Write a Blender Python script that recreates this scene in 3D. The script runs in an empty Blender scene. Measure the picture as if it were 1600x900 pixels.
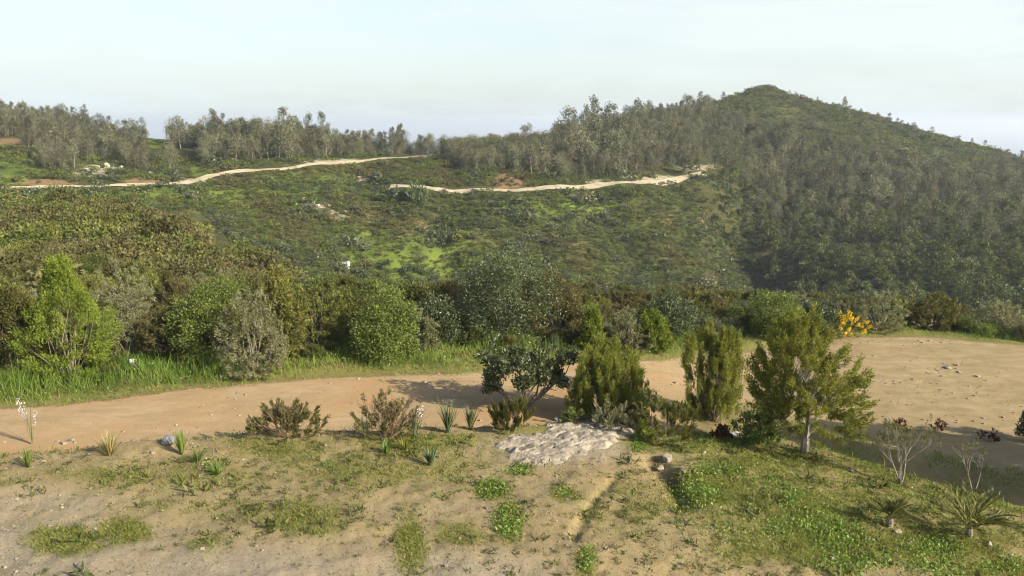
import bpy, bmesh, math, random
import numpy as np
from mathutils import Vector, Matrix

R = math.radians
RNG = np.random.default_rng(7)
random.seed(7)
scene = bpy.context.scene
COL = scene.collection

# ---------------------------------------------------------------- camera
F_PX, PITCH, CAM_Z = 1280.0, R(11.3), 10.0
SP, CP = math.sin(PITCH), math.cos(PITCH)
cam_data = bpy.data.cameras.new("camera")
cam = bpy.data.objects.new("camera", cam_data)
COL.objects.link(cam)
cam.location = (0, 0, CAM_Z)
cam.rotation_euler = (R(90) - PITCH, 0, 0)
cam_data.sensor_fit = 'HORIZONTAL'
cam_data.angle = 2 * math.atan(800 / F_PX)
cam_data.clip_start, cam_data.clip_end = 0.1, 200000
scene.camera = cam

# ---------------------------------------------------------------- sky, sun, exposure
SUN_EL = R(27)
SUN_DIR = Vector((0.84 * math.cos(SUN_EL), -0.54 * math.cos(SUN_EL), math.sin(SUN_EL))).normalized()
world = bpy.data.worlds.new("World")
scene.world = world
world.use_nodes = True
wn, wl = world.node_tree.nodes, world.node_tree.links
wn.clear()
w_out = wn.new('ShaderNodeOutputWorld')
w_bg = wn.new('ShaderNodeBackground')
w_bg.inputs['Strength'].default_value = 0.108
sky = wn.new('ShaderNodeTexSky')
sky.sky_type = 'NISHITA'
sky.sun_disc = False
sky.sun_elevation = SUN_EL
sky.sun_rotation = math.atan2(SUN_DIR.x, SUN_DIR.y)
sky.altitude = 250
sky.air_density, sky.dust_density, sky.ozone_density = 1.0, 2.6, 1.0
w_tc = wn.new('ShaderNodeTexCoord')
w_map = wn.new('ShaderNodeMapping')
w_map.inputs['Scale'].default_value = (1.2, 1.6, 6.0)
w_map.inputs['Rotation'].default_value = (0.1, 0.12, 0.3)
w_noise = wn.new('ShaderNodeTexNoise')
w_noise.inputs['Scale'].default_value = 2.2
w_noise.inputs['Detail'].default_value = 6
w_noise.inputs['Roughness'].default_value = 0.6
w_noise.inputs['Distortion'].default_value = 0.6
w_ramp = wn.new('ShaderNodeMapRange')
w_ramp.inputs['From Min'].default_value = 0.3
w_ramp.inputs['From Max'].default_value = 0.62
w_ramp.inputs['To Min'].default_value = 0.36
w_ramp.inputs['To Max'].default_value = 1.0
w_mix = wn.new('ShaderNodeMix')
w_mix.data_type = 'RGBA'
w_mix.inputs[7].default_value = (3.75, 4.2, 4.1, 1)       # thin high cloud veil
wl.new(w_tc.outputs['Generated'], w_map.inputs['Vector'])
wl.new(w_map.outputs['Vector'], w_noise.inputs['Vector'])
wl.new(w_noise.outputs['Fac'], w_ramp.inputs['Value'])
w_sep = wn.new('ShaderNodeSeparateXYZ')
wl.new(w_tc.outputs['Generated'], w_sep.inputs[0])
w_el = wn.new('ShaderNodeMapRange')
for k_, v_ in (('From Min', 0.14), ('From Max', 0.45), ('To Min', 1.0), ('To Max', 0.04)):
    w_el.inputs[k_].default_value = v_
wl.new(w_sep.outputs['Z'], w_el.inputs['Value'])
w_mul = wn.new('ShaderNodeMath')
w_mul.operation = 'MULTIPLY'
wl.new(w_ramp.outputs['Result'], w_mul.inputs[0])
wl.new(w_el.outputs['Result'], w_mul.inputs[1])
wl.new(w_mul.outputs[0], w_mix.inputs[0])
wl.new(sky.outputs['Color'], w_mix.inputs[6])
wl.new(w_mix.outputs[2], w_bg.inputs['Color'])
wl.new(w_bg.outputs['Background'], w_out.inputs['Surface'])

sun_data = bpy.data.lights.new("sun", 'SUN')
sun_data.energy = 5.0
sun_data.angle = R(0.55)
sun_data.color = (1.0, 0.90, 0.74)
sun = bpy.data.objects.new("sun", sun_data)
COL.objects.link(sun)
sun.rotation_euler = SUN_DIR.to_track_quat('Z', 'Y').to_euler()
sun.location = (30, -30, 60)

vs = scene.view_settings
vs.view_transform = 'Standard'
vs.look = 'None'
vs.exposure = 1.14
vs.gamma = 1.0
vs.use_curve_mapping = False
cy = scene.cycles
scene.render.filter_size = 1.1
cy.pixel_filter_type = 'BLACKMAN_HARRIS'
cy.filter_width = 1.1
cy.use_denoising = True
cy.denoiser = 'OPENIMAGEDENOISE'
cy.max_bounces = 5
cy.diffuse_bounces = 2
cy.glossy_bounces = 1
cy.transmission_bounces = 3
cy.volume_bounces = 0
cy.transparent_max_bounces = 6
cy.sample_clamp_indirect = 4

# ---------------------------------------------------------------- numpy noise
def _hash(ix, iy, seed):
    n = (ix.astype(np.int64) * 374761393 + iy.astype(np.int64) * 668265263 + seed * 974711) & 0xffffffff
    n = ((n ^ (n >> 13)) * 1274126177) & 0xffffffff
    n = ((n ^ (n >> 16)) * 2246822519) & 0xffffffff
    return ((n ^ (n >> 15)) & 0xffff) / 65535.0

def vnoise(x, y, seed=0):
    ix, iy = np.floor(x), np.floor(y)
    fx, fy = x - ix, y - iy
    fx, fy = fx * fx * (3 - 2 * fx), fy * fy * (3 - 2 * fy)
    a, b = _hash(ix, iy, seed), _hash(ix + 1, iy, seed)
    c, d = _hash(ix, iy + 1, seed), _hash(ix + 1, iy + 1, seed)
    return (a * (1 - fx) + b * fx) * (1 - fy) + (c * (1 - fx) + d * fx) * fy

def fbm(x, y, seed=0, octv=4):
    s, a, t = 0, 1.0, 0
    for k in range(octv):
        s = s + a * (vnoise(x * 2 ** k + 17.3 * k, y * 2 ** k - 9.1 * k, seed + k) * 2 - 1)
        t += a
        a *= 0.5
    return s / t

def sstep(a, b, x):
    t = np.clip((x - a) / (b - a), 0, 1)
    return t * t * (3 - 2 * t)

# ---------------------------------------------------------------- photo pixels <-> world
def ray(px, py):
    u, v = (px - 800) / F_PX, (py - 450) / F_PX
    return u, CP - v * SP, -SP - v * CP

def project(x, y, z):
    dz = z - CAM_Z
    d = y * CP - dz * SP
    d = np.where(d < 0.1, 0.1, d)
    return 800 + F_PX * x / d, 450 - F_PX * (y * SP + dz * CP) / d

def on_plane(px, py, z):
    dx, dy, dz = ray(px, py)
    t = (z - CAM_Z) / dz
    return dx * t, dy * t

# ---------------------------------------------------------------- terrain height
def z_mound(x, y):
    return -0.085 * np.maximum(x - 2.0, 0) + 0.012 * np.minimum(x, 0) * 0

def z_road(x, y):
    return -0.95 - 1.0 * sstep(2, 15, x)

bank_px = [(-300, 735), (-100, 722), (0, 714), (150, 699), (300, 686), (420, 676), (560, 670), (760, 664), (880, 656), (1000, 668),
           (1130, 684), (1290, 703), (1400, 738), (1500, 768), (1600, 800), (1750, 850), (1900, 890)]
far_px = [(-300, 655), (-100, 640), (0, 636), (100, 632), (300, 606), (500, 590), (740, 581), (1000, 563), (1200, 545), (1280, 528), (1450, 525),
          (1600, 536), (1750, 552), (1900, 570)]
def plane_line(pts, zf):
    out = []
    for px, py in pts:
        z = -0.5
        for _ in range(8):
            x, y = on_plane(px, py, z)
            z = float(zf(np.array(x), np.array(y)))
        out.append((x, y))
    out.sort()
    a = np.array(out)
    return a[:, 0], a[:, 1]
BX, BY = plane_line(bank_px, z_mound)
FX, FY = plane_line(far_px, z_road)
def y_bank(x): return np.interp(x, BX, BY)
def y_far(x): return np.interp(x, FX, FY)

def seg_dist(x, y, pts):
    best = np.full(np.shape(x), 1e9)
    for (ax, ay), (bx, by) in zip(pts[:-1], pts[1:]):
        dx, dy = bx - ax, by - ay
        t = np.clip(((x - ax) * dx + (y - ay) * dy) / (dx * dx + dy * dy), 0, 1)
        best = np.minimum(best, np.hypot(x - ax - t * dx, y - ay - t * dy))
    return best

rut_pts = [on_plane(a, b, -0.2) for a, b in ((955, 755), (920, 800), (895, 850))]
gul_pts = [on_plane(a, b, -0.2) for a, b in ((1020, 718), (1045, 745), (1068, 785))]

def near_height(x, y):
    s = y - y_bank(x) + 0.35 * fbm(x * 0.5, y * 0.5, 5, 3)
    zm = z_mound(x, y) + 0.16 * fbm(x * 0.16, y * 0.16, 11, 3) + 0.09 * fbm(x * 0.9, y * 0.9, 12, 4)
    zm = zm + 0.04 * fbm(x * 3.2, y * 3.2, 13, 3)
    zm = zm - 0.10 * np.exp(-((seg_dist(x, y, rut_pts) + .06 * fbm(x * 3, y * 3, 20, 2)) / 0.14) ** 2)
    zm = zm - 0.26 * np.exp(-((seg_dist(x, y, gul_pts) + .1 * fbm(x * 2, y * 2, 19, 2)) / 0.3) ** 2)
    zr = z_road(x, y) + 0.05 * fbm(x * 0.35, y * 0.35, 14, 3) + 0.012 * fbm(x * 3, y * 3, 15, 3)
    w = 1.3 + 0.9 * sstep(6, 12, x)
    z = zm + (zr - zm) * sstep(-0.15, w, s)
    f = y - y_far(x)
    z = z + np.where(f > 0, -0.012 * np.maximum(f, 0) + (0.16 * fbm(x * 0.5, y * 0.5, 16, 3) + 0.12) * sstep(0, 1.2, f), 0)
    return z

def zc(az, py, r):
    """height at which the ray of image row py meets horizontal distance r along azimuth az"""
    v = (py - 450)
    fwd = F_PX * CP - v * SP
    hyp = fwd / math.cos(az)
    return CAM_Z - r * (F_PX * SP + v * CP) / hyp

P = lambda r, py: (r, 'p', py)
Z = lambda r, z: (r, 'z', z)
TAIL = [Z(1300, -205), Z(1700, -245), Z(3500, -260)]
cols = {
    -600: [Z(60, -1.5), Z(100, -1.5), Z(150, -1), Z(190, -5), P(250, 290), P(280, 262), P(340, 215), P(420, 170), Z(700, -10)],
    -200: [Z(60, -1.5), Z(100, -1.5), Z(150, -2), Z(190, -7), P(250, 292), P(256, 280), P(300, 250), P(340, 218), P(420, 182), Z(650, -20)],
    0: [Z(60, -1.6), Z(100, -2.0), P(145, 324), Z(175, -9), P(235, 303), P(250, 291), P(254, 281), P(300, 250), P(340, 216), P(400, 180), Z(600, -20)],
    110: [Z(60, -1.6), Z(100, -2.0), P(140, 318), Z(170, -12), P(235, 308), P(252, 292), P(256, 281), P(300, 256), P(340, 226), P(395, 190), Z(600, -22)],
    200: [Z(60, -1.6), Z(100, -2.2), P(130, 318), Z(160, -14), P(225, 325), P(255, 291), P(259, 281), P(300, 264), P(340, 236), P(385, 208), Z(520, -20)],
    300: [Z(60, -1.6), Z(90, -3), P(115, 348), Z(145, -16), P(215, 348), P(270, 284), P(274, 275), P(310, 256), P(370, 224), Z(500, -20)],
    380: [Z(60, -1.8), P(80, 402), Z(120, -18), P(205, 405), P(240, 335), P(280, 271), P(284, 264), P(310, 250), P(350, 228), Z(480, -22)],
    500: [Z(60, -2.2), Z(75, -5), Z(120, -21), P(205, 432), P(250, 338), P(292, 259), P(296, 252), P(325, 241), P(345, 230), Z(450, -25)],
    600: [Z(60, -2.4), Z(80, -8), Z(120, -24), P(210, 442), P(250, 345), P(300, 253), P(303, 247), P(335, 236), Z(450, -28)],
    700: [Z(60, -2.6), Z(85, -10), Z(125, -26), P(215, 447), P(250, 352), P(268, 304), P(277, 294), P(281, 288), P(320, 246), P(350, 238), Z(480, -35)],
    800: [Z(60, -2.6), Z(88, -11), Z(130, -28), P(220, 452), P(255, 352), P(272, 305), P(282, 295), P(288, 280), P(320, 252), P(355, 234), Z(480, -30)],
    900: [Z(60, -2.6), Z(88, -11), Z(135, -30), P(225, 452), P(262, 350), P(282, 301), P(292, 292), P(297, 283), P(350, 245), P(420, 204), Z(540, -20)],
    1000: [Z(62, -2.6), Z(90, -11), Z(140, -32), P(232, 452), P(270, 355), P(296, 294), P(308, 284), P(313, 276), P(380, 228), P(470, 176), Z(600, -10)],
    1100: [Z(62, -2.6), Z(90, -11), Z(150, -35), P(245, 454), P(285, 365), P(316, 290), P(332, 270), P(338, 262), P(420, 212), P(520, 162), Z(660, 0)],
    1150: [Z(62, -2.6), Z(90, -11), Z(155, -38), P(262, 456), P(310, 375), P(335, 315), P(350, 285), P(420, 222), P(540, 147), Z(660, 2)],
    1178: [Z(62, -2.6), Z(90, -11), Z(160, -40), P(272, 457), P(325, 370), P(348, 320), P(370, 280), P(430, 220), P(548, 136), P(560, 131), P(575, 130), Z(660, 6)],
    1225: [Z(62, -2.6), Z(90, -11), Z(160, -42), P(270, 457), P(330, 360), P(355, 325), P(430, 235), P(560, 148), Z(680, 2)],
    1300: [Z(62, -2.6), Z(90, -12), Z(160, -42), P(262, 460), P(350, 335), P(440, 245), P(565, 166), Z(690, 0)],
    1400: [Z(62, -2.8), Z(90, -12), Z(160, -42), P(252, 463), P(350, 340), P(450, 260), P(570, 195), Z(700, -10)],
    1500: [Z(62, -3), Z(90, -12), Z(160, -42), P(250, 466), P(350, 346), P(450, 276), P(570, 222), Z(700, -25)],
    1600: [Z(62, -3.2), Z(90, -13), Z(160, -42), P(245, 472), P(350, 352), P(450, 296), P(570, 250), Z(700, -40)],
    1900: [Z(62, -3.4), Z(90, -13), Z(160, -42), P(235, 492), P(350, 400), P(450, 350), P(570, 318), Z(700, -70)],
    2400: [Z(62, -3.4), Z(90, -13), Z(160, -45), Z(300, -70), Z(570, -90), Z(700, -110)],
}
azs_fine = np.radians(np.arange(-39, 39.001, 0.15))
azs_out = np.radians(np.concatenate([np.arange(-180, -39, 6.0)]))
azs_out2 = np.radians(np.concatenate([np.arange(42, 180.01, 6.0)]))
AZ = np.concatenate([azs_out, azs_fine, azs_out2])
rl = [2.0, 5.0, 8.0, 10.0, 12.0]
while rl[-1] < 64:
    rl.append(rl[-1] + max(0.14, 0.0046 * rl[-1]))
while rl[-1] < 720:
    rl.append(rl[-1] * 1.0085)
while rl[-1] < 3500:
    rl.append(rl[-1] * 1.1)
RR = np.array(rl)

col_az, col_z = [], []
for px in sorted(cols):
    u = px - 800
    az = math.atan2(u, F_PX * CP + 150 * SP)
    if px >= 2400: az = R(60)
    if px <= -600: az = R(-50)
    rs, zs = [], []
    for r, kind, val in cols[px] + TAIL:
        rs.append(r)
        zs.append(val if kind == 'z' else zc(az, val, r))
    col_az.append(az)
    col_z.append(np.interp(np.log(RR), np.log(rs), zs))
col_az, col_z = np.array(col_az), np.array(col_z)
ZT = np.empty((len(AZ), len(RR)))
for j in range(len(RR)):
    ZT[:, j] = np.interp(AZ, col_az, col_z[:, j])
def blur(a, n, axis):
    k = np.hanning(2 * n + 3)[1:-1]
    k /= k.sum()
    p = np.pad(a, [(n, n) if i == axis else (0, 0) for i in range(2)], mode='edge')
    return np.apply_along_axis(lambda m: np.convolve(m, k, mode='valid'), axis, p)
ZT = blur(ZT, 7, 0)
ZT = blur(ZT, 2, 1)
XX = np.sin(AZ)[:, None] * RR[None, :]
YY = np.cos(AZ)[:, None] * RR[None, :]
amp = np.clip((RR - 62) / 200, 0, 1)[None, :]
ZT = ZT + amp * (2.0 * fbm(XX / 46, YY / 60, 31, 4) * sstep(1600, 700, RR)[None, :] + 0.5 * fbm(XX / 9, YY / 9, 33, 3))
wn_ = sstep(50, 62, RR)[None, :]
ZN = near_height(XX, YY)
ZT = ZN * (1 - wn_) + ZT * wn_

def H(x, y):
    x, y = np.asarray(x, float), np.asarray(y, float)
    r = np.maximum(np.hypot(x, y), RR[0])
    a = np.arctan2(x, y)
    ia = np.clip(np.searchsorted(AZ, a) - 1, 0, len(AZ) - 2)
    ir = np.clip(np.searchsorted(RR, r) - 1, 0, len(RR) - 2)
    ta = np.clip((a - AZ[ia]) / (AZ[ia + 1] - AZ[ia]), 0, 1)
    tr = np.clip((r - RR[ir]) / (RR[ir + 1] - RR[ir]), 0, 1)
    return (ZT[ia, ir] * (1 - tr) + ZT[ia, ir + 1] * tr) * (1 - ta) + (ZT[ia + 1, ir] * (1 - tr) + ZT[ia + 1, ir + 1] * tr) * ta

_ts = np.concatenate([np.linspace(6, 70, 700), np.geomspace(70.1, 900, 900)])
def G(px, py, rmin=0):
    """ground point seen at a photo pixel (first hit of the terrain beyond rmin)"""
    dx, dy, dz = ray(px, py)
    hyp = math.hypot(dx, dy)
    t = _ts / hyp
    d = CAM_Z + dz * t - H(dx * t, dy * t)
    ok = np.where((d < 0) & (_ts > rmin))[0]
    i = ok[0] if len(ok) else len(t) - 1
    if i > 0 and d[i - 1] > 0 > d[i]:
        k = d[i - 1] / (d[i - 1] - d[i])
        tt = t[i - 1] + (t[i] - t[i - 1]) * k
    else:
        tt = t[i]
    x, y = dx * tt, dy * tt
    return np.array([x, y, float(H(x, y))])

for pts_, dep, wid_ in (([(1085, 296), (1125, 345), (1175, 405), (1235, 456)], 7.5, 10), ([(705, 302), (688, 345), (690, 395), (725, 444)], 3.2, 6), ([(565, 268), (590, 320), (570, 380), (560, 430)], 2.2, 8), ([(930, 300), (960, 350), (1000, 410), (1040, 450)], 2.6, 8)):
    w_pts = [tuple(G(a_, b_, 180)[:2]) for a_, b_ in pts_]
    ZT[:] = ZT - dep * np.exp(-(seg_dist(XX, YY, w_pts) / wid_) ** 2) * (RR > 150)[None, :]

def mpp(p):
    """metres per photo pixel at a point"""
    return (p[1] * CP + (CAM_Z - p[2]) * SP) / F_PX

# ---------------------------------------------------------------- mesh helpers
def new_mesh(name, verts, quads, mats=(), attrs=None, matidx=None, smooth=False):
    verts = np.ascontiguousarray(verts, dtype=np.float32)
    quads = np.ascontiguousarray(quads, dtype=np.int32)
    k = quads.shape[1] if quads.ndim == 2 else 4
    me = bpy.data.meshes.new(name)
    me.vertices.add(len(verts))
    me.vertices.foreach_set('co', verts.ravel())
    me.loops.add(quads.size)
    me.loops.foreach_set('vertex_index', quads.ravel())
    me.polygons.add(len(quads))
    me.polygons.foreach_set('loop_start', np.arange(0, quads.size, k, dtype=np.int32))
    me.polygons.foreach_set('loop_total', np.full(len(quads), k, dtype=np.int32))
    if matidx is not None:
        me.polygons.foreach_set('material_index', np.ascontiguousarray(matidx, dtype=np.int32))
    me.polygons.foreach_set('use_smooth', np.full(len(quads), smooth, dtype=bool))
    for nm, (dom, arr) in (attrs or {}).items():
        at = me.attributes.new(nm, 'FLOAT', dom)
        at.data.foreach_set('value', np.ascontiguousarray(arr, dtype=np.float32))
    for m in mats:
        me.materials.append(m)
    me.update(calc_edges=True)
    return me

def link(name, me, parent=None, loc=(0, 0, 0), rz=0.0, sc=1.0):
    o = bpy.data.objects.new(name, me)
    COL.objects.link(o)
    o.location = loc
    o.rotation_euler = (0, 0, rz)
    o.scale = (sc, sc, sc) if np.isscalar(sc) else sc
    if parent is not None:
        o.parent = parent
    return o

def tag(o, label=None, cat=None, group=None, kind=None):
    if label: o['label'] = label
    if cat: o['category'] = cat
    if group: o['group'] = group
    if kind: o['kind'] = kind
    return o

def unit(v):
    v = np.asarray(v, float)
    return v / np.maximum(np.linalg.norm(v, axis=-1, keepdims=True), 1e-9)

def rnd_dir(n, rng):
    return unit(rng.normal(size=(n, 3)))

class Q:
    """quad soup with a tint per face and a material index per face"""
    def __init__(s):
        s.v, s.q, s.t, s.m, s.n = [], [], [], [], 0
    def add(s, v, q, tint, mi=0):
        v = np.asarray(v, float).reshape(-1, 3)
        q = np.asarray(q).reshape(-1, 4)
        s.v.append(v); s.q.append(q + s.n); s.n += len(v)
        s.t.append(np.broadcast_to(np.asarray(tint, float), (len(q),)).copy())
        s.m.append(np.full(len(q), mi))
    def arrays(s):
        return np.concatenate(s.v), np.concatenate(s.q), np.concatenate(s.t), np.concatenate(s.m)
    def leaves(s, p, d, L, W, rng, tint=None, mi=0, fold=0.0):
        n = len(p)
        d = unit(d)
        side = unit(np.cross(d, rnd_dir(n, rng)))
        up = np.cross(side, d)
        L = np.broadcast_to(L, (n,))[:, None]; W = np.broadcast_to(W, (n,))[:, None]
        v = np.stack([p, p + d * L * .5 + side * W * .5 + up * L * fold, p + d * L, p + d * L * .5 - side * W * .5 + up * L * fold], 1)
        s.add(v, np.arange(n * 4).reshape(n, 4), rng.random(n) if tint is None else tint, mi)
    def tubes(s, p0, p1, r0, r1, sides=5, tint=.5, mi=0):
        p0, p1 = np.asarray(p0, float).reshape(-1, 3), np.asarray(p1, float).reshape(-1, 3)
        n = len(p0)
        r0 = np.broadcast_to(np.asarray(r0, float), (n,)); r1 = np.broadcast_to(np.asarray(r1, float), (n,))
        d = unit(p1 - p0)
        ref = np.where(np.abs(d[:, 2:3]) > .9, np.array([[1., 0, 0]]), np.array([[0, 0, 1.]]))
        a = unit(np.cross(d, ref)); b = np.cross(d, a)
        ang = np.arange(sides) * 2 * np.pi / sides
        ring = a[:, None, :] * np.cos(ang)[None, :, None] + b[:, None, :] * np.sin(ang)[None, :, None]
        v = np.concatenate([p0[:, None] + ring * r0[:, None, None], p1[:, None] + ring * r1[:, None, None]], 1)
        i = np.arange(sides); j = (i + 1) % sides
        q = np.stack([i, j, j + sides, i + sides], 1)
        q = (q[None] + (np.arange(n) * 2 * sides)[:, None, None]).reshape(-1, 4)
        s.add(v, q, tint, mi)
    def mesh(s, name, mats, smooth=False):
        v, q, t, m = s.arrays()
        return new_mesh(name, v, q, mats, {'tint': ('FACE', t)}, m, smooth)

def gn_stuff(name, meshes, idx, pos, rz, sc, label, cat):
    """a mass nobody could count: points that carry copies of a few small meshes"""
    n = len(pos)
    me = bpy.data.meshes.new(name)
    me.vertices.add(n)
    me.vertices.foreach_set('co', np.ascontiguousarray(pos, dtype=np.float32).ravel())
    scl = sc if sc.ndim == 2 else np.repeat(sc[:, None], 3, 1)
    rot = np.stack([np.zeros(n), np.zeros(n), rz], 1)
    for nm, arr in (('turn', rot), ('size', scl)):
        me.attributes.new(nm, 'FLOAT_VECTOR', 'POINT').data.foreach_set('vector', np.ascontiguousarray(arr, dtype=np.float32).ravel())
    me.attributes.new('pick', 'INT', 'POINT').data.foreach_set('value', np.ascontiguousarray(idx, dtype=np.int32))
    o = link(name, me)
    ng = bpy.data.node_groups.new(name, 'GeometryNodeTree')
    ng.interface.new_socket('Geometry', in_out='INPUT', socket_type='NodeSocketGeometry')
    ng.interface.new_socket('Geometry', in_out='OUTPUT', socket_type='NodeSocketGeometry')
    gi, go = ng.nodes.new('NodeGroupInput'), ng.nodes.new('NodeGroupOutput')
    def named(nm, typ):
        a = ng.nodes.new('GeometryNodeInputNamedAttribute')
        a.data_type = typ
        a.inputs['Name'].default_value = nm
        return a.outputs['Attribute']
    e2r = ng.nodes.new('FunctionNodeEulerToRotation')
    ng.links.new(named('turn', 'FLOAT_VECTOR'), e2r.inputs[0])
    size, pk = named('size', 'FLOAT_VECTOR'), named('pick', 'INT')
    jn = ng.nodes.new('GeometryNodeJoinGeometry')
    for k, m_ in enumerate(meshes):
        if not np.any(idx == k): continue
        src = bpy.data.objects.new(m_.name, m_)
        oi = ng.nodes.new('GeometryNodeObjectInfo')
        oi.inputs['Object'].default_value = src
        oi.inputs['As Instance'].default_value = True
        cp = ng.nodes.new('FunctionNodeCompare')
        cp.data_type, cp.operation = 'INT', 'EQUAL'
        ng.links.new(pk, cp.inputs[2])
        cp.inputs[3].default_value = k
        ip = ng.nodes.new('GeometryNodeInstanceOnPoints')
        ng.links.new(gi.outputs[0], ip.inputs['Points'])
        ng.links.new(cp.outputs[0], ip.inputs['Selection'])
        ng.links.new(oi.outputs['Geometry'], ip.inputs['Instance'])
        ng.links.new(e2r.outputs[0], ip.inputs['Rotation'])
        ng.links.new(size, ip.inputs['Scale'])
        ng.links.new(ip.outputs[0], jn.inputs[0])
    ng.links.new(jn.outputs[0], go.inputs[0])
    o.modifiers.new('scatter', 'NODES').node_group = ng
    return tag(o, label, cat, kind='stuff')

def join_instances(variants, idx, pos, rz, sc, rng, tint_spread=0.35, tint_bias=None):
    """one soup out of many transformed copies (for masses nobody could count)"""
    V, Qs, T, M = [], [], [], []
    n0 = 0
    for k, var in enumerate(variants):
        sel = np.where(idx == k)[0]
        if not len(sel): continue
        v, q, t, m = var
        c, s_ = np.cos(rz[sel])[:, None], np.sin(rz[sel])[:, None]
        scl = sc[sel] if sc.ndim == 2 else np.repeat(sc[sel][:, None], 3, 1)
        vx, vy, vz = v[None, :, 0] * scl[:, :1], v[None, :, 1] * scl[:, 1:2], v[None, :, 2] * scl[:, 2:3]
        out = np.stack([vx * c - vy * s_, vx * s_ + vy * c, vz], 2) + pos[sel][:, None, :]
        V.append(out.reshape(-1, 3))
        qq = q[None] + (np.arange(len(sel)) * len(v))[:, None, None] + n0
        Qs.append(qq.reshape(-1, 4)); n0 += len(sel) * len(v)
        b = rng.random(len(sel)) if tint_bias is None else tint_bias[sel]
        T.append(np.clip(t[None] * (1 - tint_spread) + b[:, None] * tint_spread, 0, 1).reshape(-1))
        M.append(np.tile(m, len(sel)))
    return np.concatenate(V), np.concatenate(Qs), np.concatenate(T), np.concatenate(M)

# ---------------------------------------------------------------- materials
def mat(name):
    m = bpy.data.materials.new(name)
    m.use_nodes = True
    nt = m.node_tree
    nt.nodes.clear()
    out = nt.nodes.new('ShaderNodeOutputMaterial')
    return m, nt, out

def nd(nt, typ, **kw):
    n = nt.nodes.new(typ)
    for k, v in kw.items():
        setattr(n, k, v)
    return n

def mixc(nt, fac, a, b, blend='MIX'):
    n = nt.nodes.new('ShaderNodeMix')
    n.data_type = 'RGBA'
    n.blend_type = blend
    for sock, val in ((n.inputs[0], fac), (n.inputs[6], a), (n.inputs[7], b)):
        if hasattr(val, 'is_linked'):
            nt.links.new(val, sock)
        elif isinstance(val, (int, float)):
            sock.default_value = val
        else:
            sock.default_value = (*val, 1)
    return n.outputs[2]

def ramp(nt, fac, lo, hi, tlo=0.0, thi=1.0):
    n = nt.nodes.new('ShaderNodeMapRange')
    nt.links.new(fac, n.inputs['Value'])
    for k, v in (('From Min', lo), ('From Max', hi), ('To Min', tlo), ('To Max', thi)):
        n.inputs[k].default_value = v
    return n.outputs['Result']

def noise(nt, vec, scale, detail=4, rough=.55, dist=0.0):
    n = nt.nodes.new('ShaderNodeTexNoise')
    nt.links.new(vec, n.inputs['Vector'])
    n.inputs['Scale'].default_value = scale
    n.inputs['Detail'].default_value = detail
    n.inputs['Roughness'].default_value = rough
    n.inputs['Distortion'].default_value = dist
    return n.outputs['Fac']

def math_(nt, op, a, b=None):
    n = nt.nodes.new('ShaderNodeMath')
    n.operation = op
    for sock, val in ((n.inputs[0], a), (n.inputs[1], b)):
        if val is None: continue
        if hasattr(val, 'is_linked'): nt.links.new(val, sock)
        else: sock.default_value = val
    return n.outputs[0]

def attr(nt, name):
    n = nt.nodes.new('ShaderNodeAttribute')
    n.attribute_name = name
    return n.outputs['Fac']

def leaf_mat(name, dark, mid, light, transl=.28, rough=.55, objvar=.12, spec=.25):
    m, nt, out = mat(name)
    t = attr(nt, 'tint')
    cr = nd(nt, 'ShaderNodeValToRGB')
    nt.links.new(t, cr.inputs[0])
    cr.color_ramp.elements[0].color = (*dark, 1)
    cr.color_ramp.elements[1].color = (*light, 1)
    e = cr.color_ramp.elements.new(.5)
    e.color = (*mid, 1)
    oi = nd(nt, 'ShaderNodeObjectInfo')
    hsv = nd(nt, 'ShaderNodeHueSaturation')
    nt.links.new(cr.outputs[0], hsv.inputs['Color'])
    nt.links.new(ramp(nt, oi.outputs['Random'], 0, 1, 0.5 - objvar * .06, .5 + objvar * .1), hsv.inputs['Hue'])
    r2 = math_(nt, 'FRACT', math_(nt, 'MULTIPLY', oi.outputs['Random'], 7.31))
    nt.links.new(ramp(nt, r2, 0, 1, 1 - objvar * 1.5, 1 + objvar * 1.5), hsv.inputs['Value'])
    pb = nd(nt, 'ShaderNodeBsdfPrincipled')
    pb.inputs['Roughness'].default_value = rough
    pb.inputs['Specular IOR Level'].default_value = spec
    nt.links.new(hsv.outputs[0], pb.inputs['Base Color'])
    tr = nd(nt, 'ShaderNodeBsdfTranslucent')
    nt.links.new(mixc(nt, 1.0, hsv.outputs[0], (1.25, 1.25, .7), 'MULTIPLY'), tr.inputs['Color'])
    mx = nd(nt, 'ShaderNodeMixShader')
    mx.inputs[0].default_value = transl
    nt.links.new(pb.outputs[0], mx.inputs[1])
    nt.links.new(tr.outputs[0], mx.inputs[2])
    nt.links.new(mx.outputs[0], out.inputs[0])
    return m

def solid_mat(name, c1, c2, scale=6.0, rough=.85, bump=.25, bscale=None):
    m, nt, out = mat(name)
    tc = nd(nt, 'ShaderNodeTexCoord')
    n1 = noise(nt, tc.outputs['Object'], scale, 6, .6)
    pb = nd(nt, 'ShaderNodeBsdfPrincipled')
    pb.inputs['Roughness'].default_value = rough
    pb.inputs['Specular IOR Level'].default_value = .2
    nt.links.new(mixc(nt, ramp(nt, n1, .32, .68), c1, c2), pb.inputs['Base Color'])
    if bump:
        b = nd(nt, 'ShaderNodeBump')
        b.inputs['Strength'].default_value = bump
        b.inputs['Distance'].default_value = .05
        nt.links.new(noise(nt, tc.outputs['Object'], bscale or scale * 3, 6, .65), b.inputs['Height'])
        nt.links.new(b.outputs[0], pb.inputs['Normal'])
    nt.links.new(pb.outputs[0], out.inputs[0])
    return m

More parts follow.
